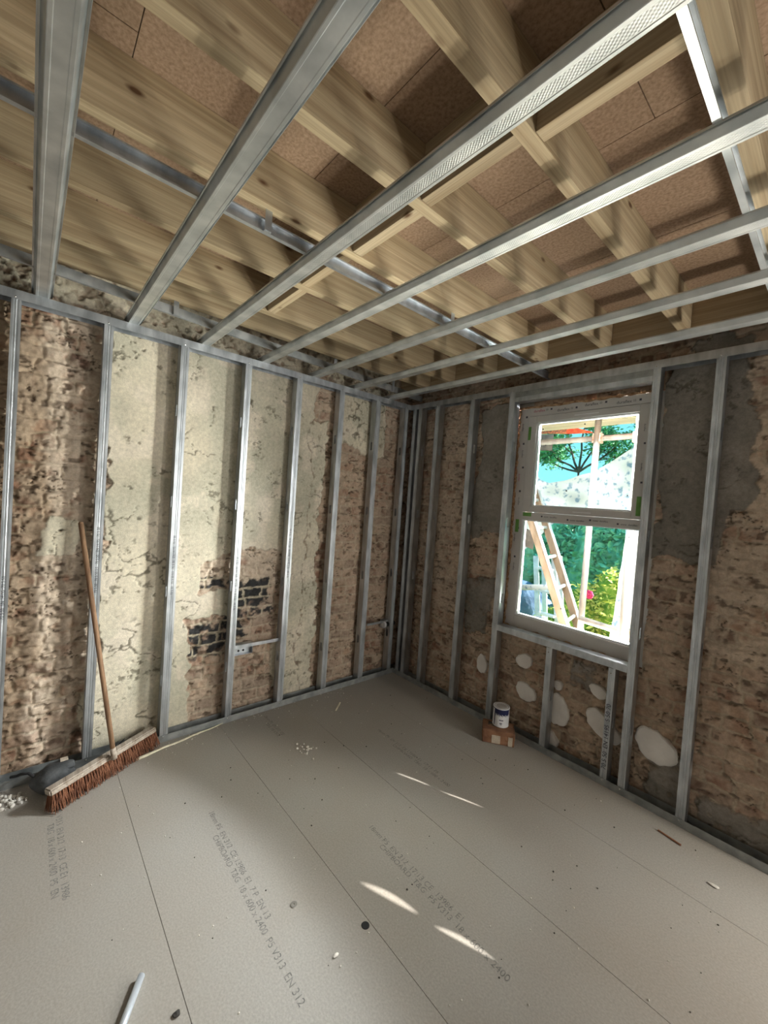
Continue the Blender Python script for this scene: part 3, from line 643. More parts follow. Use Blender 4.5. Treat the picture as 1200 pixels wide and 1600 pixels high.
# ================================================================== ADHESIVE DABS ON THE WINDOW WALL
def dab(x, z, rx, rz, seed, label, rot=0):
    rg = random.Random(seed); n = 40; ph = [rg.uniform(0, 6.3) for _ in range(4)]; bm = bmesh.new()
    def P(t, k, yy):
        q = k*(1+.06*math.sin(2*t+ph[0])+.05*math.sin(3*t+ph[1])+.03*math.sin(7*t+ph[2])+.02*math.sin(11*t+ph[3]))
        a = rx*math.cos(t)*q; c = rz*math.sin(t)*q
        return (x+a*math.cos(rot)-c*math.sin(rot), yy, z+a*math.sin(rot)+c*math.cos(rot))
    ks = [(1.0, .130), (1.0, .094), (.93, .0875), (.6, .085), (.3, .0845)]; rs = [[bm.verts.new(P(2*PI*i/n, k, y)) for i in range(n)] for k, y in ks]
    for A, B in zip(rs, rs[1:]):
        for i in range(n): bm.faces.new((A[i], A[(i+1) % n], B[(i+1) % n], B[i]))
    bm.faces.new(rs[-1])
    tag(obj('adhesive_dab', bm, 'dab', smooth=False), label, 'plaster dab', 'white adhesive dabs under the window')
dab(1.283, .535, .062, .055, 1, 'small white dab left of the middle short stud, the upper one of two', .2)
dab(1.315, .315, .082, .062, 2, 'oval white dab left of the middle short stud, above and right of the paint can', -.5)
dab(1.552, .185+.10, .080, .112, 3, 'tall white dab touching the right of the middle short stud', .1)
dab(1.512, .045+.03, .065, .052, 4, 'ragged white dab low beside the middle short stud, at the floor', -.7)
dab(1.545, .455, .034, .030, 5, 'tiny pale dab just right of the middle short stud, high up', -.3)
dab(1.805, .515, .062, .036, 6, 'small leaf-shaped dab beside the top of the printed short stud', -.45)
dab(1.845, .31, .115, .070, 7, 'white dab crossing behind the printed short stud', -.55)
dab(2.135, .322, .108, .092, 8, 'largest white dab, right of the tall window stud', -.55)
dab(.925, .385, .048, .075, 9, 'white dab partly behind the tall stud left of the window', .0)

# ================================================================== SOCKET BOXES
def sock(y0, y1, z0, z1, x0, x1, label, bar):
    t = empty('socket_box', label, 'socket box', (x0, y0, z0)); O = Vector((x0, y0, z0))
    bm = bmesh.new(); th = .0015
    for a in ((x0, x0+th, y0, y1, z0, z1), (x0, x1, y0, y0+th, z0, z1), (x0, x1, y1-th, y1, z0, z1), (x0, x1, y0, y1, z0, z0+th), (x0, x1, y0, y1, z1-th, z1)): box(bm, *a)
    o = obj('box_shell', bm, 'galv', t); o.location = -O
    bm = bmesh.new()
    for k in range(2):
        for j in range(2): tube(bm, (x0+.002, y0+.045+k*.035, z0+.02+j*.03), (x0+.004, y0+.045+k*.035, z0+.02+j*.03), .008, .008, 12)
    o = obj('knockout', bm, 'black', t); o.location = -O
    bm = bmesh.new(); box(bm, -.036, -.034, bar[0], bar[1], bar[2], bar[3]); box(bm, -.036, -.028, bar[0], bar[1], bar[3]-.002, bar[3])
    o = obj('fixing_bar', bm, 'galv', t); o.location = -O
sock(-1.548, -1.412, .452, .532, -.078, -.040, 'steel socket box by the blackened bricks, held by a thin bar', (-1.56, -1.205, .505, .532))
sock(-.135, -.082, .440, .515, -.080, -.030, 'small steel box near the room corner with a pale bar', (-.33, -.08, .490, .512))
bm = bmesh.new(); tube(bm, (-.03, -.14, .475), (-.03, -.118, .475), .028, .028, 16)
tag(obj('pipe_stub', bm, 'white'), 'short white pipe stub near the room corner, left of the small box', 'pipe')
bm = bmesh.new(); tube(bm, (-.03, -.117, .475), (-.03, -.004, .475), .021, .021, 14)
tag(obj('pipe_sleeve', bm, 'black'), 'black sleeve behind the white pipe stub at the corner', 'pipe')

# ================================================================== BROOM
HB = Vector((.155, -2.300, 0)); hd = Vector((.31, -.515, 0)).normalized(); hn = Vector((hd.y, -hd.x, 0)); hn = hn if hn.x > 0 else -hn
# hd runs along the head towards the camera side, hn towards the room
br = empty('broom', 'wide brown broom standing on its bristles, handle leaning on a left wall stud', 'broom', HB)
def hp(s, t_, z): return (hd*s-hn*t_*-1+Vector((0, 0, z)))
lean = Vector((.25, .12, 0))
def headbox(s0, s1, t0, t1, z0, z1, sh0=0, sh1=0, bev=.006):
    bm = bmesh.new(); vs = []
    for z, sh in ((z0, sh0), (z1, sh1)):
        for s, t_ in ((s0, t0), (s1, t0), (s1, t1), (s0, t1)): vs.append(bm.verts.new(hp(s, t_+sh, z)))
    for f in ((0, 3, 2, 1), (4, 5, 6, 7), (0, 1, 5, 4), (1, 2, 6, 5), (2, 3, 7, 6), (3, 0, 4, 7)): bm.faces.new([vs[i] for i in f])
    if bev: bmesh.ops.bevel(bm, geom=bm.edges[:], offset=bev, segments=2, affect='EDGES')
    return bm
obj('head_block', headbox(-.31, .31, -.040, .006, .078, .108, -.0, -.008), 'oldwood', br)
bm = bmesh.new(); rg = random.Random(12)
for i in range(42):
    for j in range(4):
        s = -.298+i*.0145+rg.uniform(-.002, .002); t0 = -.030+j*.011
        for k in range(5):
            a = Vector(hp(s+rg.uniform(-.003, .003), t0, .082)); e = Vector(hp(s*1.03+rg.uniform(-.014, .014), t0*1.9+.030+rg.uniform(-.012, .012), .002+rg.uniform(0, .006)))
            tube(bm, a, e, .0034, .0016, 4)
obj('bristles', bm, 'bristle', br)
hb = Vector((.175, -2.285, .105))-HB; ht = Vector((.020, -2.475, 1.40))-HB
obj('handle', tube(tube(bmesh.new(), hb, ht, .0125, .0125, 14), ht, ht+(ht-hb).normalized()*.008, .0125, .006, 14), 'handle', br, smooth=True)
obj('ferrule', tube(bmesh.new(), hb-(ht-hb).normalized()*.012, hb+(ht-hb).normalized()*.05, .0155, .0135, 14), 'oldwood', br, smooth=True)
# dark bag wedged behind the head
bg_ = empty('dark_bag', 'dark grey rounded tool bag lying behind the broom head', 'bag', (.115, -2.545, 0))
obj('bag_body', blob(bmesh.new(), (0, 0, .050), (.075, .095, .062), 5, .10, 3, .001), 'bag', bg_, smooth=True)
obj('bag_flap', blob(bmesh.new(), (-.02, .02, .092), (.048, .070, .026), 8, .10, 3), 'bag', bg_, smooth=True)
obj('strap', path_tube(bmesh.new(), [(-.02, -.07, .07), (-.05, -.10, .09), (-.08, -.13, .08), (-.11, -.145, .06), (-.13, -.17, .052)], .007, 8), 'black', bg_, smooth=True)
obj('label_tag', BX(-.055, -.020, .028, .062, .118, .121), 'mortar', bg_)
tag(obj('thin_wire', path_tube(bmesh.new(), [(.085, -2.375, .004), (.06, -2.33, .03), (.03, -2.26, .07), (.012, -2.21, .10)], .0022, 6), 'black'), 'thin black wire poking up behind the broom handle foot', 'wire')

# ================================================================== LOOSE THINGS ON THE FLOOR
pts = [(.100+.018*math.sin(i*.9)*0.3+(-.035-.100)*0+(-.0)*i, -2.165+i*.0560, .006) for i in range(11)]
pts = [(.105-.0105*i+.004*math.sin(i*1.7), y, z) for i, (x, y, z) in enumerate(pts)]
tag(obj('foam_strip', path_tube(bmesh.new(), pts, [.013, .011, .009, .009, .008, .008, .007, .007, .006, .005, .003], 8, .6), 'cream', smooth=True), 'long cream strip on the floor beside the left floor track', 'foam strip')
bk = empty('brick_block', 'rough reddish brick block on the floor under the paint can', 'brick', (1.243, -.115, 0))
ba = math.atan2(.14, .20); 
def rotbox(cx, cy, x0, x1, y0, y1, z0, z1, ang, bev, jit=0, seed=0, sub=0):
    bm = BX(x0, x1, y0, y1, z0, z1, bev=bev)
    if sub: bmesh.ops.subdivide_edges(bm, edges=bm.edges[:], cuts=sub, use_grid_fill=True)
    rg = random.Random(seed)
    for v in bm.verts:
        v.co += Vector((rg.uniform(-jit, jit), rg.uniform(-jit, jit), rg.uniform(-jit, jit) if v.co.z > .01 else 0))
        x, y = v.co.x, v.co.y; v.co.x = cx+x*math.cos(ang)-y*math.sin(ang); v.co.y = cy+x*math.sin(ang)+y*math.cos(ang)
    return bm
obj('brick_body', rotbox(0, 0, -.108, .108, -.075, .075, 0, .093, ba, .010, .0022, 3, 3), 'brick', bk)
obj('mortar_patch', rotbox(0, 0, -.045, .012, -.079, -.074, .008, .062, ba, .002, .001, 4, 1), 'mortar', bk)
obj('mortar_patch', rotbox(0, 0, .066, .094, -.079, -.074, .004, .066, ba, .002, .001, 5, 1), 'mortar', bk)
obj('frog_hollow', rotbox(0, 0, -.07, -.01, -.01, .045, .0905, .0945, ba, .001, 0, 6, 0), 'dgrit', bk)
cn = empty('paint_can', 'white paint can with navy drip print standing on the brick block', 'paint can', (1.236, -.082, .095))
R_ = .057; Hc = .132
def ring(bm, prof_, seg=40):
    rs = [[bm.verts.new((r_*math.cos(2*PI*i/seg), r_*math.sin(2*PI*i/seg), z)) for i in range(seg)] for r_, z in prof_]
    for A, B in zip(rs, rs[1:]):
        for i in range(seg): bm.faces.new((A[i], A[(i+1) % seg], B[(i+1) % seg], B[i]))
    bm.faces.new(rs[0][::-1]); bm.faces.new(rs[-1]); return bm
obj('can_body', ring(bmesh.new(), [(R_-.002, 0), (R_, .002), (R_, .004), (R_-.001, .006), (R_-.001, Hc-.006), (R_+.001, Hc-.004), (R_+.001, Hc), (R_-.004, Hc)]), 'white', cn, smooth=False)
obj('can_lid', ring(bmesh.new(), [(R_-.006, Hc-.004), (R_-.006, Hc+.001), (R_-.010, Hc+.002), (R_-.014, Hc-.001), (R_-.018, Hc-.001), (R_-.020, Hc+.0005)]), 'lid', cn)
# navy printed drip band wraps the side facing the room
bm = bmesh.new(); a0, a1 = math.radians(-112), math.radians(5); n = 48; rr = R_-.0004
drip = [0 if t < 3 else (.018+.016*abs(math.sin(t*.62))+.006*math.sin(t*1.9)) for t in range(n+1)]
for i in range(n):
    t0 = a0+(a1-a0)*i/n; t1 = a0+(a1-a0)*(i+1)/n
    lo0 = .008 if i < 4 else Hc-.018-drip[i]; lo1 = .008 if i+1 < 4 else (.008 if i < 3 else Hc-.018-drip[i+1])
    v = [bm.verts.new((rr*math.cos(t), rr*math.sin(t), z)) for t, z in ((t0, lo0), (t1, lo1), (t1, Hc-.008), (t0, Hc-.008))]; bm.faces.new(v)
for z0, z1, b0, b1 in ((Hc-.011, Hc-.0055, -180, 180), (.094, .108, -150, -136), (.016, .026, -150, -132), (.05, .056, -70, -40), (.028, .034, -66, -48), (.02, .024, -62, -50)):
    m = max(2, int((b1-b0)/6))
    for i in range(m):
        t0 = math.radians(b0+(b1-b0)*i/m); t1 = math.radians(b0+(b1-b0)*(i+1)/m)
        v = [bm.verts.new((rr*math.cos(t), rr*math.sin(t), z)) for t, z in ((t0, z0), (t1, z0), (t1, z1), (t0, z1))]; bm.faces.new(v)
obj('navy_print', bm, 'navy', cn)
tag(obj('copper_stick', tube(bmesh.new(), (2.234, -.131, .0045), (2.339, -.149, .0045), .0045, .0045, 8), 'copper'), 'thin reddish brown stick on the floor near the right wall frame', 'stick')
bm = bmesh.new(); tube(bm, (1.350, -2.360, .013), (1.56, -2.495, .013), .011, .011, 16)
tag(obj('steel_rod', bm, 'alu', smooth=True), 'short silver metal tube at the bottom edge of the floor', 'metal tube')
tag(obj('wood_sliver', BX(-.066, .066, -.005, .005, 0, .005, bev=.001), 'cream', loc=(.249, -.808, 0)), 'small pale wood sliver on the floor near the left floor track', 'wood sliver')
bpy.context.view_layer.update()
C.objects['wood_sliver'].rotation_euler = (0, 0, math.atan2(-.118, .10))
bm = bmesh.new(); seg = 24
A = [[bm.verts.new((1.432+r_*math.cos(2*PI*i/seg), -1.841+r_*math.sin(2*PI*i/seg), z)) for i in range(seg)] for r_, z in ((.0045, .0003), (.0045, .003), (.013, .003), (.013, .0003))]
for k in range(4):
    for i in range(seg): bm.faces.new((A[k][i], A[k][(i+1) % seg], A[(k+1) % 4][(i+1) % seg], A[(k+1) % 4][i]))
tag(obj('washer', bm, 'screw'), 'small bright steel washer on the floor in the foreground', 'washer')
tag(obj('plaster_flake', blob(bmesh.new(), (1.686, -1.812, .004), (.006, .012, .004), 3, .1, 2), 'grit'), 'white flake on the floor below the dark hole', 'flake')
tag(obj('plaster_flake', blob(bmesh.new(), (2.496, -.299, .004), (.022, .010, .004), 9, .15, 2), 'grit'), 'pale leaf-like flake on the floor near the right wall frame', 'flake')
bm = bmesh.new(); tube(bm, (1.668, -1.662, .0002), (1.668, -1.662, .0012), .016, .015, 14)
tag(obj('dark_plug', bm, 'black'), 'black round spot on the floorboard joint in the foreground', 'plug')
tag(obj('dark_lump', blob(bmesh.new(), (1.52, -2.295, .004), (.010, .012, .005), 19, .15, 2), 'dgrit'), 'dark brown lump on the floor above the silver tube', 'lump')
rg = random.Random(31); bm = bmesh.new()
for i in range(26):
    blob(bm, (.585+rg.gauss(0, .035), -1.29+rg.gauss(0, .028), .004), (rg.uniform(.003, .008),)*3, i, .1, 1)
tag(obj('pebble_scatter', bm, 'grit'), 'scatter of white crumbs on the floor beside the stamped lettering', 'crumbs', kind='stuff')
bm = bmesh.new()
for i in range(60): blob(bm, (.125+rg.gauss(0, .03), -2.72+rg.gauss(0, .04), .004), (rg.uniform(.003, .012),)*3, i, .1, 1)
tag(obj('rubble_heap', bm, 'grit'), 'little heap of pale rubble at the left edge by the floor track', 'rubble', kind='stuff')
bm = bmesh.new()
for i in range(150):
    x = rg.uniform(.1, 2.8); y = rg.uniform(-2.5, -.1); blob(bm, (x, y, .001), (rg.uniform(.0015, .004),)*3, i, .1, 1)
for i in range(90):
    y = rg.uniform(-2.7, -.6); blob(bm, (abs(rg.gauss(0, .08))+.01, y, .001), (rg.uniform(.0015, .0045),)*3, i, .1, 1)
tag(obj('pale_grit', bm, 'grit'), 'pale grit and dust crumbs spread over the whole floor', 'grit', kind='stuff')
bm = bmesh.new()
for i in range(110): blob(bm, (rg.uniform(.3, 2.8), rg.uniform(-2.5, -.1), .001), (rg.uniform(.0015, .0045),)*3, i, .1, 1)
tag(obj('dark_grit', bm, 'dgrit'), 'dark specks of grit spread over the whole floor', 'grit', kind='stuff')
# factory stamps on the chipboard, two lines running along each board
def stamp(x, y, rows, size, label):
    t = empty('board_stamp', label, 'stamped lettering', (x, y, 0), 'grey factory stamps on the floorboards')
    for dx, dy, s in rows:
        o = text_obj(s, size, 'stamp', t, Matrix.Translation((dx, dy, .0006)) @ Matrix.Rotation(0, 4, 'Z'), .0001, 'stamp_line')
stamp(.755, -1.957, ((0, .013, '18mm P5  EN 312  CE 13986  E1  7 P  EN 13'), (.16, -.020, 'CHIPBOARD  T&G  18 x 600 x 2400  P5 V313  EN 312')), .036, 'grey stamped lettering along the floor in the left foreground')
stamp(1.305, -1.357, ((0, .013, '18mm P5  EN 312  17:13 CE  13986  E1'), (.12, -.020, 'CHIPBOARD  T&G  P5 V313  18 x 600 x 2400')), .036, 'grey stamped lettering right of the curved sun patches')
stamp(.300, -2.545, ((.0, .013, 'P5  V313  EN 312  17:13  CE E1  13986'), (.10, -.020, 'T&G  18 x 600 x 2400  P5  EN')), .036, 'faint stamped lettering on the floor below the broom')
stamp(.06, -1.345, ((0, .013, '18mm P5  EN 312  CE'), (.10, -.020, 'T&G  P5 V313')), .032, 'faint stamped lettering near the left wall beside the white crumbs')
stamp(.668, -.765, ((0, .013, '18mm P5  EN 312  CE 13986  E1  17:13  P5'), (.2, -.020, 'CHIPBOARD  T&G  18 x 600 x 2400')), .032, 'faint stamped lettering in the shadow near the window wall')

# ================================================================== OUTSIDE
SUNV = Vector((1.0, .42, .44))
def to_plane_y(p, Y): t_ = (Y-p[1])/SUNV.y; return (p[0]+t_*SUNV.x, p[2]+t_*SUNV.z)
def to_plane_x(p, X): t_ = (X-p[0])/SUNV.x; return (p[1]+t_*SUNV.y, p[2]+t_*SUNV.z)
def lens(p0, p1, wid, n=12, bow=.15):
    (x0, y0), (x1, y1) = p0, p1; dx, dy = x1-x0, y1-y0; L = math.hypot(dx, dy); nx, ny = -dy/L, dx/L; out = []
    for i in range(n+1): s = i/n; k = math.sin(PI*s)**.7; out.append((x0+dx*s+nx*wid*k, y0+dy*s+ny*wid*k))
    for i in range(n-1, 0, -1): s = i/n; k = math.sin(PI*s)**.7; out.append((x0+dx*s-nx*wid*k*bow, y0+dy*s-ny*wid*k*bow))
    return out
holes = []
for a, c, wd_ in (((1.523, -1.567), (1.758, -1.470), .024), ((1.837, -1.449), (2.064, -1.366), .022), ((1.081, -.966), (1.288, -.876), .009), ((1.359, -.857), (1.577, -.763), .009)):
    holes.append([to_plane_y((x, y, 0), .46) for x, y in lens(a, c, wd_)])
out = [(2.5, -.4), (9.5, -.4), (9.5, 3.3), (2.5, 3.3)]
m_ = poly_sheet([out]+holes, lambda x, z: (x, .46, z))
def sheet_obj(name, data, label, m='net'):
    return tag(obj(name, data, m), label, 'sheeting')
sheet_obj('added_sun_mask', m_, 'added unseen white sheet outside, slit to shape the floor sun patches')  # added out of view, slits cut so sun lands as curved patches
h2 = []
for yc, zc, a, c in ((-.452, .505, .024, .052), (-.452, .335, .020, .040), (-.392, .505, .010, .04), (-.392, .335, .010, .03)):
    h2.append([to_plane_x((-.10, yc+a*math.cos(t), zc+c*math.sin(t)), 2.3) for t in [2*PI*k/16 for k in range(16)]])
m_ = poly_sheet([[(.37, .3), (.80, .3), (.80, 3.4), (.37, 3.4)]]+h2, lambda y, z: (2.3, y, z))
sheet_obj('added_sun_mask', m_, 'added unseen white sheet right of the window, blocks sun except through holes')  # added out of view to block sun, holes leave the wall spots
def cup(bm, c, r_=.033):
    box(bm, c[0]-r_, c[0]+r_, c[1]-r_, c[1]+r_, c[2]-r_*1.2, c[2]+r_*1.2, bev=.008)
def scaff_tube(p0, p1, label, cups=()):
    t = empty('scaffold_tube', label, 'scaffold tube', p0, 'scaffold tubes outside the window'); O = Vector(p0)
    obj('tube', tube(bmesh.new(), Vector(p0)-O, Vector(p1)-O, .0242, .0242, 16), 'tube', t, smooth=True)
    for c in cups:
        bm = bmesh.new(); cup(bm, Vector(c)-O); obj('coupler', bm, 'rust', t)
scaff_tube((1.414, .70, -.65), (1.424, .70, 2.422), 'upright scaffold tube in the middle of the window view', ((1.422, .72, 2.26),))
scaff_tube((1.775, .55, -.65), (1.768, .55, 2.422), 'upright scaffold tube at the right of the window view', ((1.77, .58, .79), (1.768, .56, 2.22)))
scaff_tube((-.6, .75, 2.255), (2.25, .75, 2.268), 'horizontal scaffold tube high in the upper pane')
scaff_tube((1.43, .645, .812), (2.2, .635, .770), 'horizontal scaffold tube low in the bottom right pane')
for i in range(3):
    y0 = .50+i*.235
    tag(obj('scaffold_board', BX(-1.0, 2.6, y0, y0+.225, 2.455+(.0 if i else -.03), 2.493, bev=.003), 'board'), ['pale edge board of the scaffold deck at the top of the upper pane', 'middle board of the scaffold deck above the window', 'outer board of the scaffold deck above the window'][i], 'board', 'scaffold boards above the window')
# ladder leaning sideways past the window
ld = empty('ladder', 'long leaning ladder with brown shaded stiles behind the left of the window', 'ladder', (1.10, .95, 0)); LO = Vector((1.10, .95, 0))
def stile(p0, p1, w1, w2):
    bm = bmesh.new(); p0, p1 = Vector(p0)-LO, Vector(p1)-LO; d = (p1-p0).normalized(); yv = Vector((0, 1, 0)); nv = d.cross(yv).normalized()
    vs = [bm.verts.new(p+nv*a*w1+yv*c*w2) for p in (p0, p1) for a, c in ((-1, -1), (1, -1), (1, 1), (-1, 1))]
    for f in ((0, 3, 2, 1), (4, 5, 6, 7), (0, 1, 5, 4), (1, 2, 6, 5), (2, 3, 7, 6), (3, 0, 4, 7)): bm.faces.new([vs[i] for i in f])
    return bm
s1a, s1b = (.866+.40*.46, .80, 1.545-1.0*.46-.0), (0, 0, 0)
def on1(z): return (.866+(1.545-z)*.435, .80, z)
def on2(z): return (.800+(1.545-z)*.425, 1.18, z)
for fn in (on1, on2):
    st_ = obj('stile', stile(fn(-.64), fn(2.2), .032, .012), 'ladderside', ld)
    a = Vector(fn(-.64)); c = Vector(fn(2.2)); off = Vector((.034, 0, .014))
    obj('stile_edge', stile(a+off, c+off, .006, .016), 'alu', ld)
for k in range(10):
    z = -.10+k*.265; p = Vector(on1(z)); q = Vector(on2(z)); obj('rung', tube(bmesh.new(), p-LO, q-LO, .016, .016, 10), 'alu', ld, smooth=True)
# trestle step ladder further off
tl = empty('step_ladder', 'silver step ladder with a red cap further out beside the leaning ladder', 'ladder', (.45, 2.0, 0)); TO = Vector((.45, 2.0, 0))
for a, c in (((.299, 2.0, 1.10), (.47, 2.0, -.3)), ((.498, 2.05, 1.14), (.70, 2.05, -.3)), ((.30, 2.2, 1.10), (.38, 2.33, -.3)), ((.50, 2.2, 1.12), (.60, 2.33, -.3))):
    obj('leg', stile(Vector(a)-TO+LO, Vector(c)-TO+LO, .028, .014), 'alu', tl)
for k in range(4):
    z = .95-k*.27; obj('step', BX(.315+k*.03-TO.x, .52+k*.036-TO.x, -.03, .05, z, z+.025), 'alu', tl)
obj('cap', blob(bmesh.new(), (.498-TO.x, .05, 1.17), (.05, .04, .035), 2, .05, 2), 'orange', tl, smooth=True)
obj('foot', BX(.66-TO.x, .72-TO.x, -.03, .08, -.05, .20), 'pink', tl)
bm = tube(bmesh.new(), (-.15, 1.75, .64), (.62, 1.75, .80), .034, .034, 14)
tag(obj('rolled_sheet', bm, 'net', smooth=True), 'white rolled sheeting lying across behind the ladders', 'roll')
bm = tube(bmesh.new(), (-.15, 1.8, .22), (.58, 1.8, .43), .030, .030, 14)
tag(obj('rolled_sheet', bm, 'net', smooth=True), 'lower white roll behind the ladders near the glass bottom', 'roll')
# draped netting: a rippled surface between an upper and a lower edge
def drape(name, top, bot, y, label, m='net', nu=60, nv=24, amp=.014, seed=1):
    def interp(P, s):
        xs = [p[0] for p in P]; 
        k = s*(len(P)-1); i = min(int(k), len(P)-2); f = k-i; return (P[i][0]*(1-f)+P[i+1][0]*f, P[i][1]*(1-f)+P[i+1][1]*f)
    V, F = [], []
    for i in range(nu+1):
        a = interp(top, i/nu); c = interp(bot, i/nu)
        for j in range(nv+1):
            t_ = j/nv; x = a[0]*(1-t_)+c[0]*t_; z = a[1]*(1-t_)+c[1]*t_
            V.append((x, y+amp*math.sin(9*x+5*z+seed)+.5*amp*math.sin(21*x-13*z+seed*2)+.3*amp*math.sin(31*z+7*x), z))
    for i in range(nu):
        for j in range(nv): k = i*(nv+1)+j; F.append((k, k+1, k+nv+2, k+nv+1))
    o = obj(name, (V, F), m, smooth=True); return tag(o, label, 'sheeting')
drape('debris_netting', [(.30, 2.10), (.56, 2.057), (.632, 1.975), (.739, 1.943), (.903, 1.977), (1.025, 2.028), (1.143, 2.053), (1.254, 2.112), (1.383, 2.203), (1.56, 2.33)],
      [(.30, 1.52), (.56, 1.50), (.64, 1.52), (.74, 1.56), (.90, 1.60), (1.02, 1.62), (1.14, 1.62), (1.25, 1.62), (1.38, 1.62), (1.56, 1.62)], 1.35, 'white debris netting sagging across the upper pane')
drape('debris_netting', [(.1, 1.75), (.35, 1.72), (.55, 1.72), (.80, 1.70)], [(.1, .70), (.22, .95), (.40, 1.20), (.74, 1.56)], 1.55, 'white sheeting hanging diagonally behind the ladder top', nu=30, seed=3)
drape('debris_netting', [(1.70, 1.62), (1.80, 1.64), (2.0, 1.65)], [(1.66, .73), (1.80, .72), (2.0, .70)], .66, 'white sheet strip wrapped down the right of the lower pane', nu=24, amp=.02, seed=5)
drape('debris_netting', [(1.80, 2.36), (1.9, 2.36), (2.05, 2.36)], [(1.79, 1.66), (1.88, 1.66), (2.05, 1.66)], .62, 'white sheet strip at the right edge of the upper pane', nu=20, amp=.015, seed=6)
drape('patterned_panel', [(.50, 2.455), (.745, 2.445)], [(.50, 2.29), (.735, 2.275)], 1.33, 'pale grey patterned sheet under the orange strip, upper left of the glass', 'tube', nu=16, nv=10, amp=.01)
drape('notice_panel', [(.66, 1.46), (.76, 1.44)], [(.64, 1.29), (.75, 1.26)], 1.08, 'small grey printed panel at the left of the lower pane', 'tube', nu=8, nv=8, amp=.003)
drape('orange_strip', [(.50, 2.50), (.70, 2.50), (.86, 2.50)], [(.50, 2.465), (.70, 2.457), (.86, 2.445)], 1.36, 'brown and orange meshed strip hanging under the scaffold deck', 'mesh', nu=20, nv=6, amp=.006)
drape('orange_strip', [(.86, 2.50), (.94, 2.50), (1.12, 2.44)], [(.86, 2.445), (.94, 2.436), (1.12, 2.43)], 1.35, 'bright red-orange pointed strip left of the upright scaffold tube', 'orange', nu=20, nv=6, amp=.006)
# garden
struct('ground', BX(-25, 25, .4, 40, -.75, -.65), 'grass')
def leaves(bm_v, bm_f, c, r_, n, size, rg, shell=.0):
    for _ in range(n):
        while True:
            p = Vector((rg.uniform(-1, 1), rg.uniform(-1, 1), rg.uniform(-1, 1)))
            if shell < p.length < 1: break
        p = Vector((p.x*r_[0], p.y*r_[1], p.z*r_[2]))+Vector(c)
        a = Vector((rg.gauss(0, 1), rg.gauss(0, 1), rg.gauss(0, .6))).normalized(); b_ = a.cross(Vector((rg.gauss(0, 1), rg.gauss(0, 1), rg.gauss(0, 1)))).normalized(); nn = a.cross(b_)
        s = size*rg.uniform(.6, 1.3); k = len(bm_v)
        bm_v += [p-a*s, p+b_*s*.42+nn*s*.15, p+a*s, p-b_*s*.42+nn*s*.15]; bm_f += [(k, k+1, k+2), (k, k+2, k+3)]
rg = random.Random(77)
def bush(name, blobs, n, size, m, label, cat, core=True, stem='bark', core_m='leaf'):
    x0 = sum(b_[0][0] for b_ in blobs)/len(blobs); t = empty(name, label, cat, (x0, blobs[0][0][1], -.65)); O = Vector(t.location)
    V, F = [], []
    for c, r_ in blobs: leaves(V, F, Vector(c)-O, r_, n, size, rg, .55 if core else 0)
    obj('foliage', (V, F), m, t)
    if core:
        bm = bmesh.new()
        for i, (c, r_) in enumerate(blobs): blob(bm, Vector(c)-O, [q*.72 for q in r_], i, .2, 3)
        obj('inner_foliage', bm, core_m, t)
    bm = bmesh.new()
    for c, r_ in blobs: tube(bm, (c[0]-O.x, c[1]-O.y, 0), Vector(c)-O, .04, .02, 8)
    obj('stem', bm, stem, t); return t
bush('hedge', [((-1.9+.55*i, 5.0, .55+.12*(i % 2)), (.55, .55, 1.15)) for i in range(7)], 2600, .075, 'leaf', 'tall dense blue-green hedge behind the lower pane', 'hedge')
bush('yellow_shrub', [((.05, 3.1, -.15), (.35, .35, .42)), ((.50, 3.0, .25), (.32, .32, .50)), ((.86, 3.1, .38), (.34, .34, .62)), ((1.15, 3.2, .40), (.30, .3, .6)), ((.62, 2.7, -.18), (.45, .3, .34)), ((1.1, 2.7, -.15), (.4, .3, .34))], 1500, .038, 'yleaf', 'yellow-green flowering shrub low in the right of the glass', 'shrub', core_m='grass')
bm = bmesh.new()
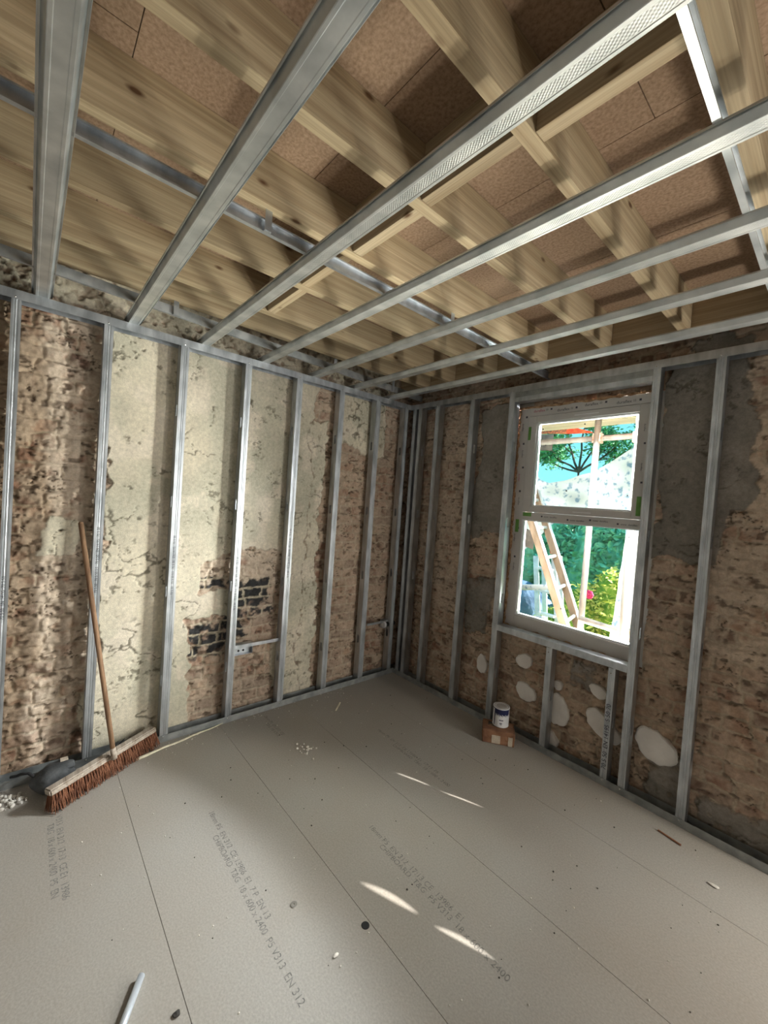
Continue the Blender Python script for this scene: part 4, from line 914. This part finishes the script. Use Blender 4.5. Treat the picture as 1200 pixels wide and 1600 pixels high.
for k in range(7):
    t_ = 2*PI*k/7; blob(bm, (.032*math.cos(t_), -.01, .032*math.sin(t_)), (.026, .014, .026), k, .1, 2)
blob(bm, (0, -.022, 0), (.016, .014, .016), 9, .1, 2)
tag(obj('pink_rose', bm, 'pink', smooth=True, loc=(.555, 2.62, .60)), 'single bright pink rose bloom in the shrub beside the upright tube', 'flower')
C.objects['pink_rose'].location = (.722, 2.66-.05, .655)
blob_b = blob(bmesh.new(), (-.85, 3.75, -.12), (.60, .30, .60), 21, .08, 3, -.65); tag(obj('covered_heap', blob_b, 'blue', smooth=True), 'slate blue covered heap low at the left behind the ladders', 'heap')
# tree with spreading limbs against the sky
tr = empty('tree', 'open-branched tree against the blue sky in the upper pane', 'tree', (-2.35, 9.0, -.65)); TO = Vector((-2.35, 9, -.65)); rg = random.Random(5)
bm = bmesh.new(); V, F = [], []
def limb(p, d, L, r_, lvl):
    n = 5; pts = [p]; dd = d.normalized()
    for k in range(n):
        dd = (dd+Vector((rg.gauss(0, .12), rg.gauss(0, .12), rg.gauss(.03, .08)))).normalized(); pts.append(pts[-1]+dd*L/n)
    path_tube(bm, pts, [r_*(1-.6*k/n) for k in range(n+1)], 6)
    if lvl:
        for k in range(3 if lvl > 1 else 4):
            q = pts[rg.randint(2, n)]; a = (dd+Vector((rg.gauss(0, .7), rg.gauss(0, .6), rg.gauss(.1, .5)))).normalized(); limb(q, a, L*rg.uniform(.45, .7), r_*.5, lvl-1)
    if lvl <= 1:
        for q in pts[1:]: leaves(V, F, q, (.30, .30, .26), 24 if lvl else 20, .065, rg)
path_tube(bm, [(0, 0, 0), (.03, 0, 1.5), (0, 0, 2.9), (.02, 0, 3.65)], [.12, .09, .07, .055], 10)
for d in ((-.9, 0, .75), (-.45, .2, 1), (.05, -.2, 1), (.5, .1, .9), (1.0, 0, .65), (-1.1, 0, .3)): limb(Vector((.02, 0, 3.5)), Vector(d), 1.5, .034, 2)
obj('trunk', bm, 'bark', tr); obj('foliage', (V, F), 'tleaf', tr)
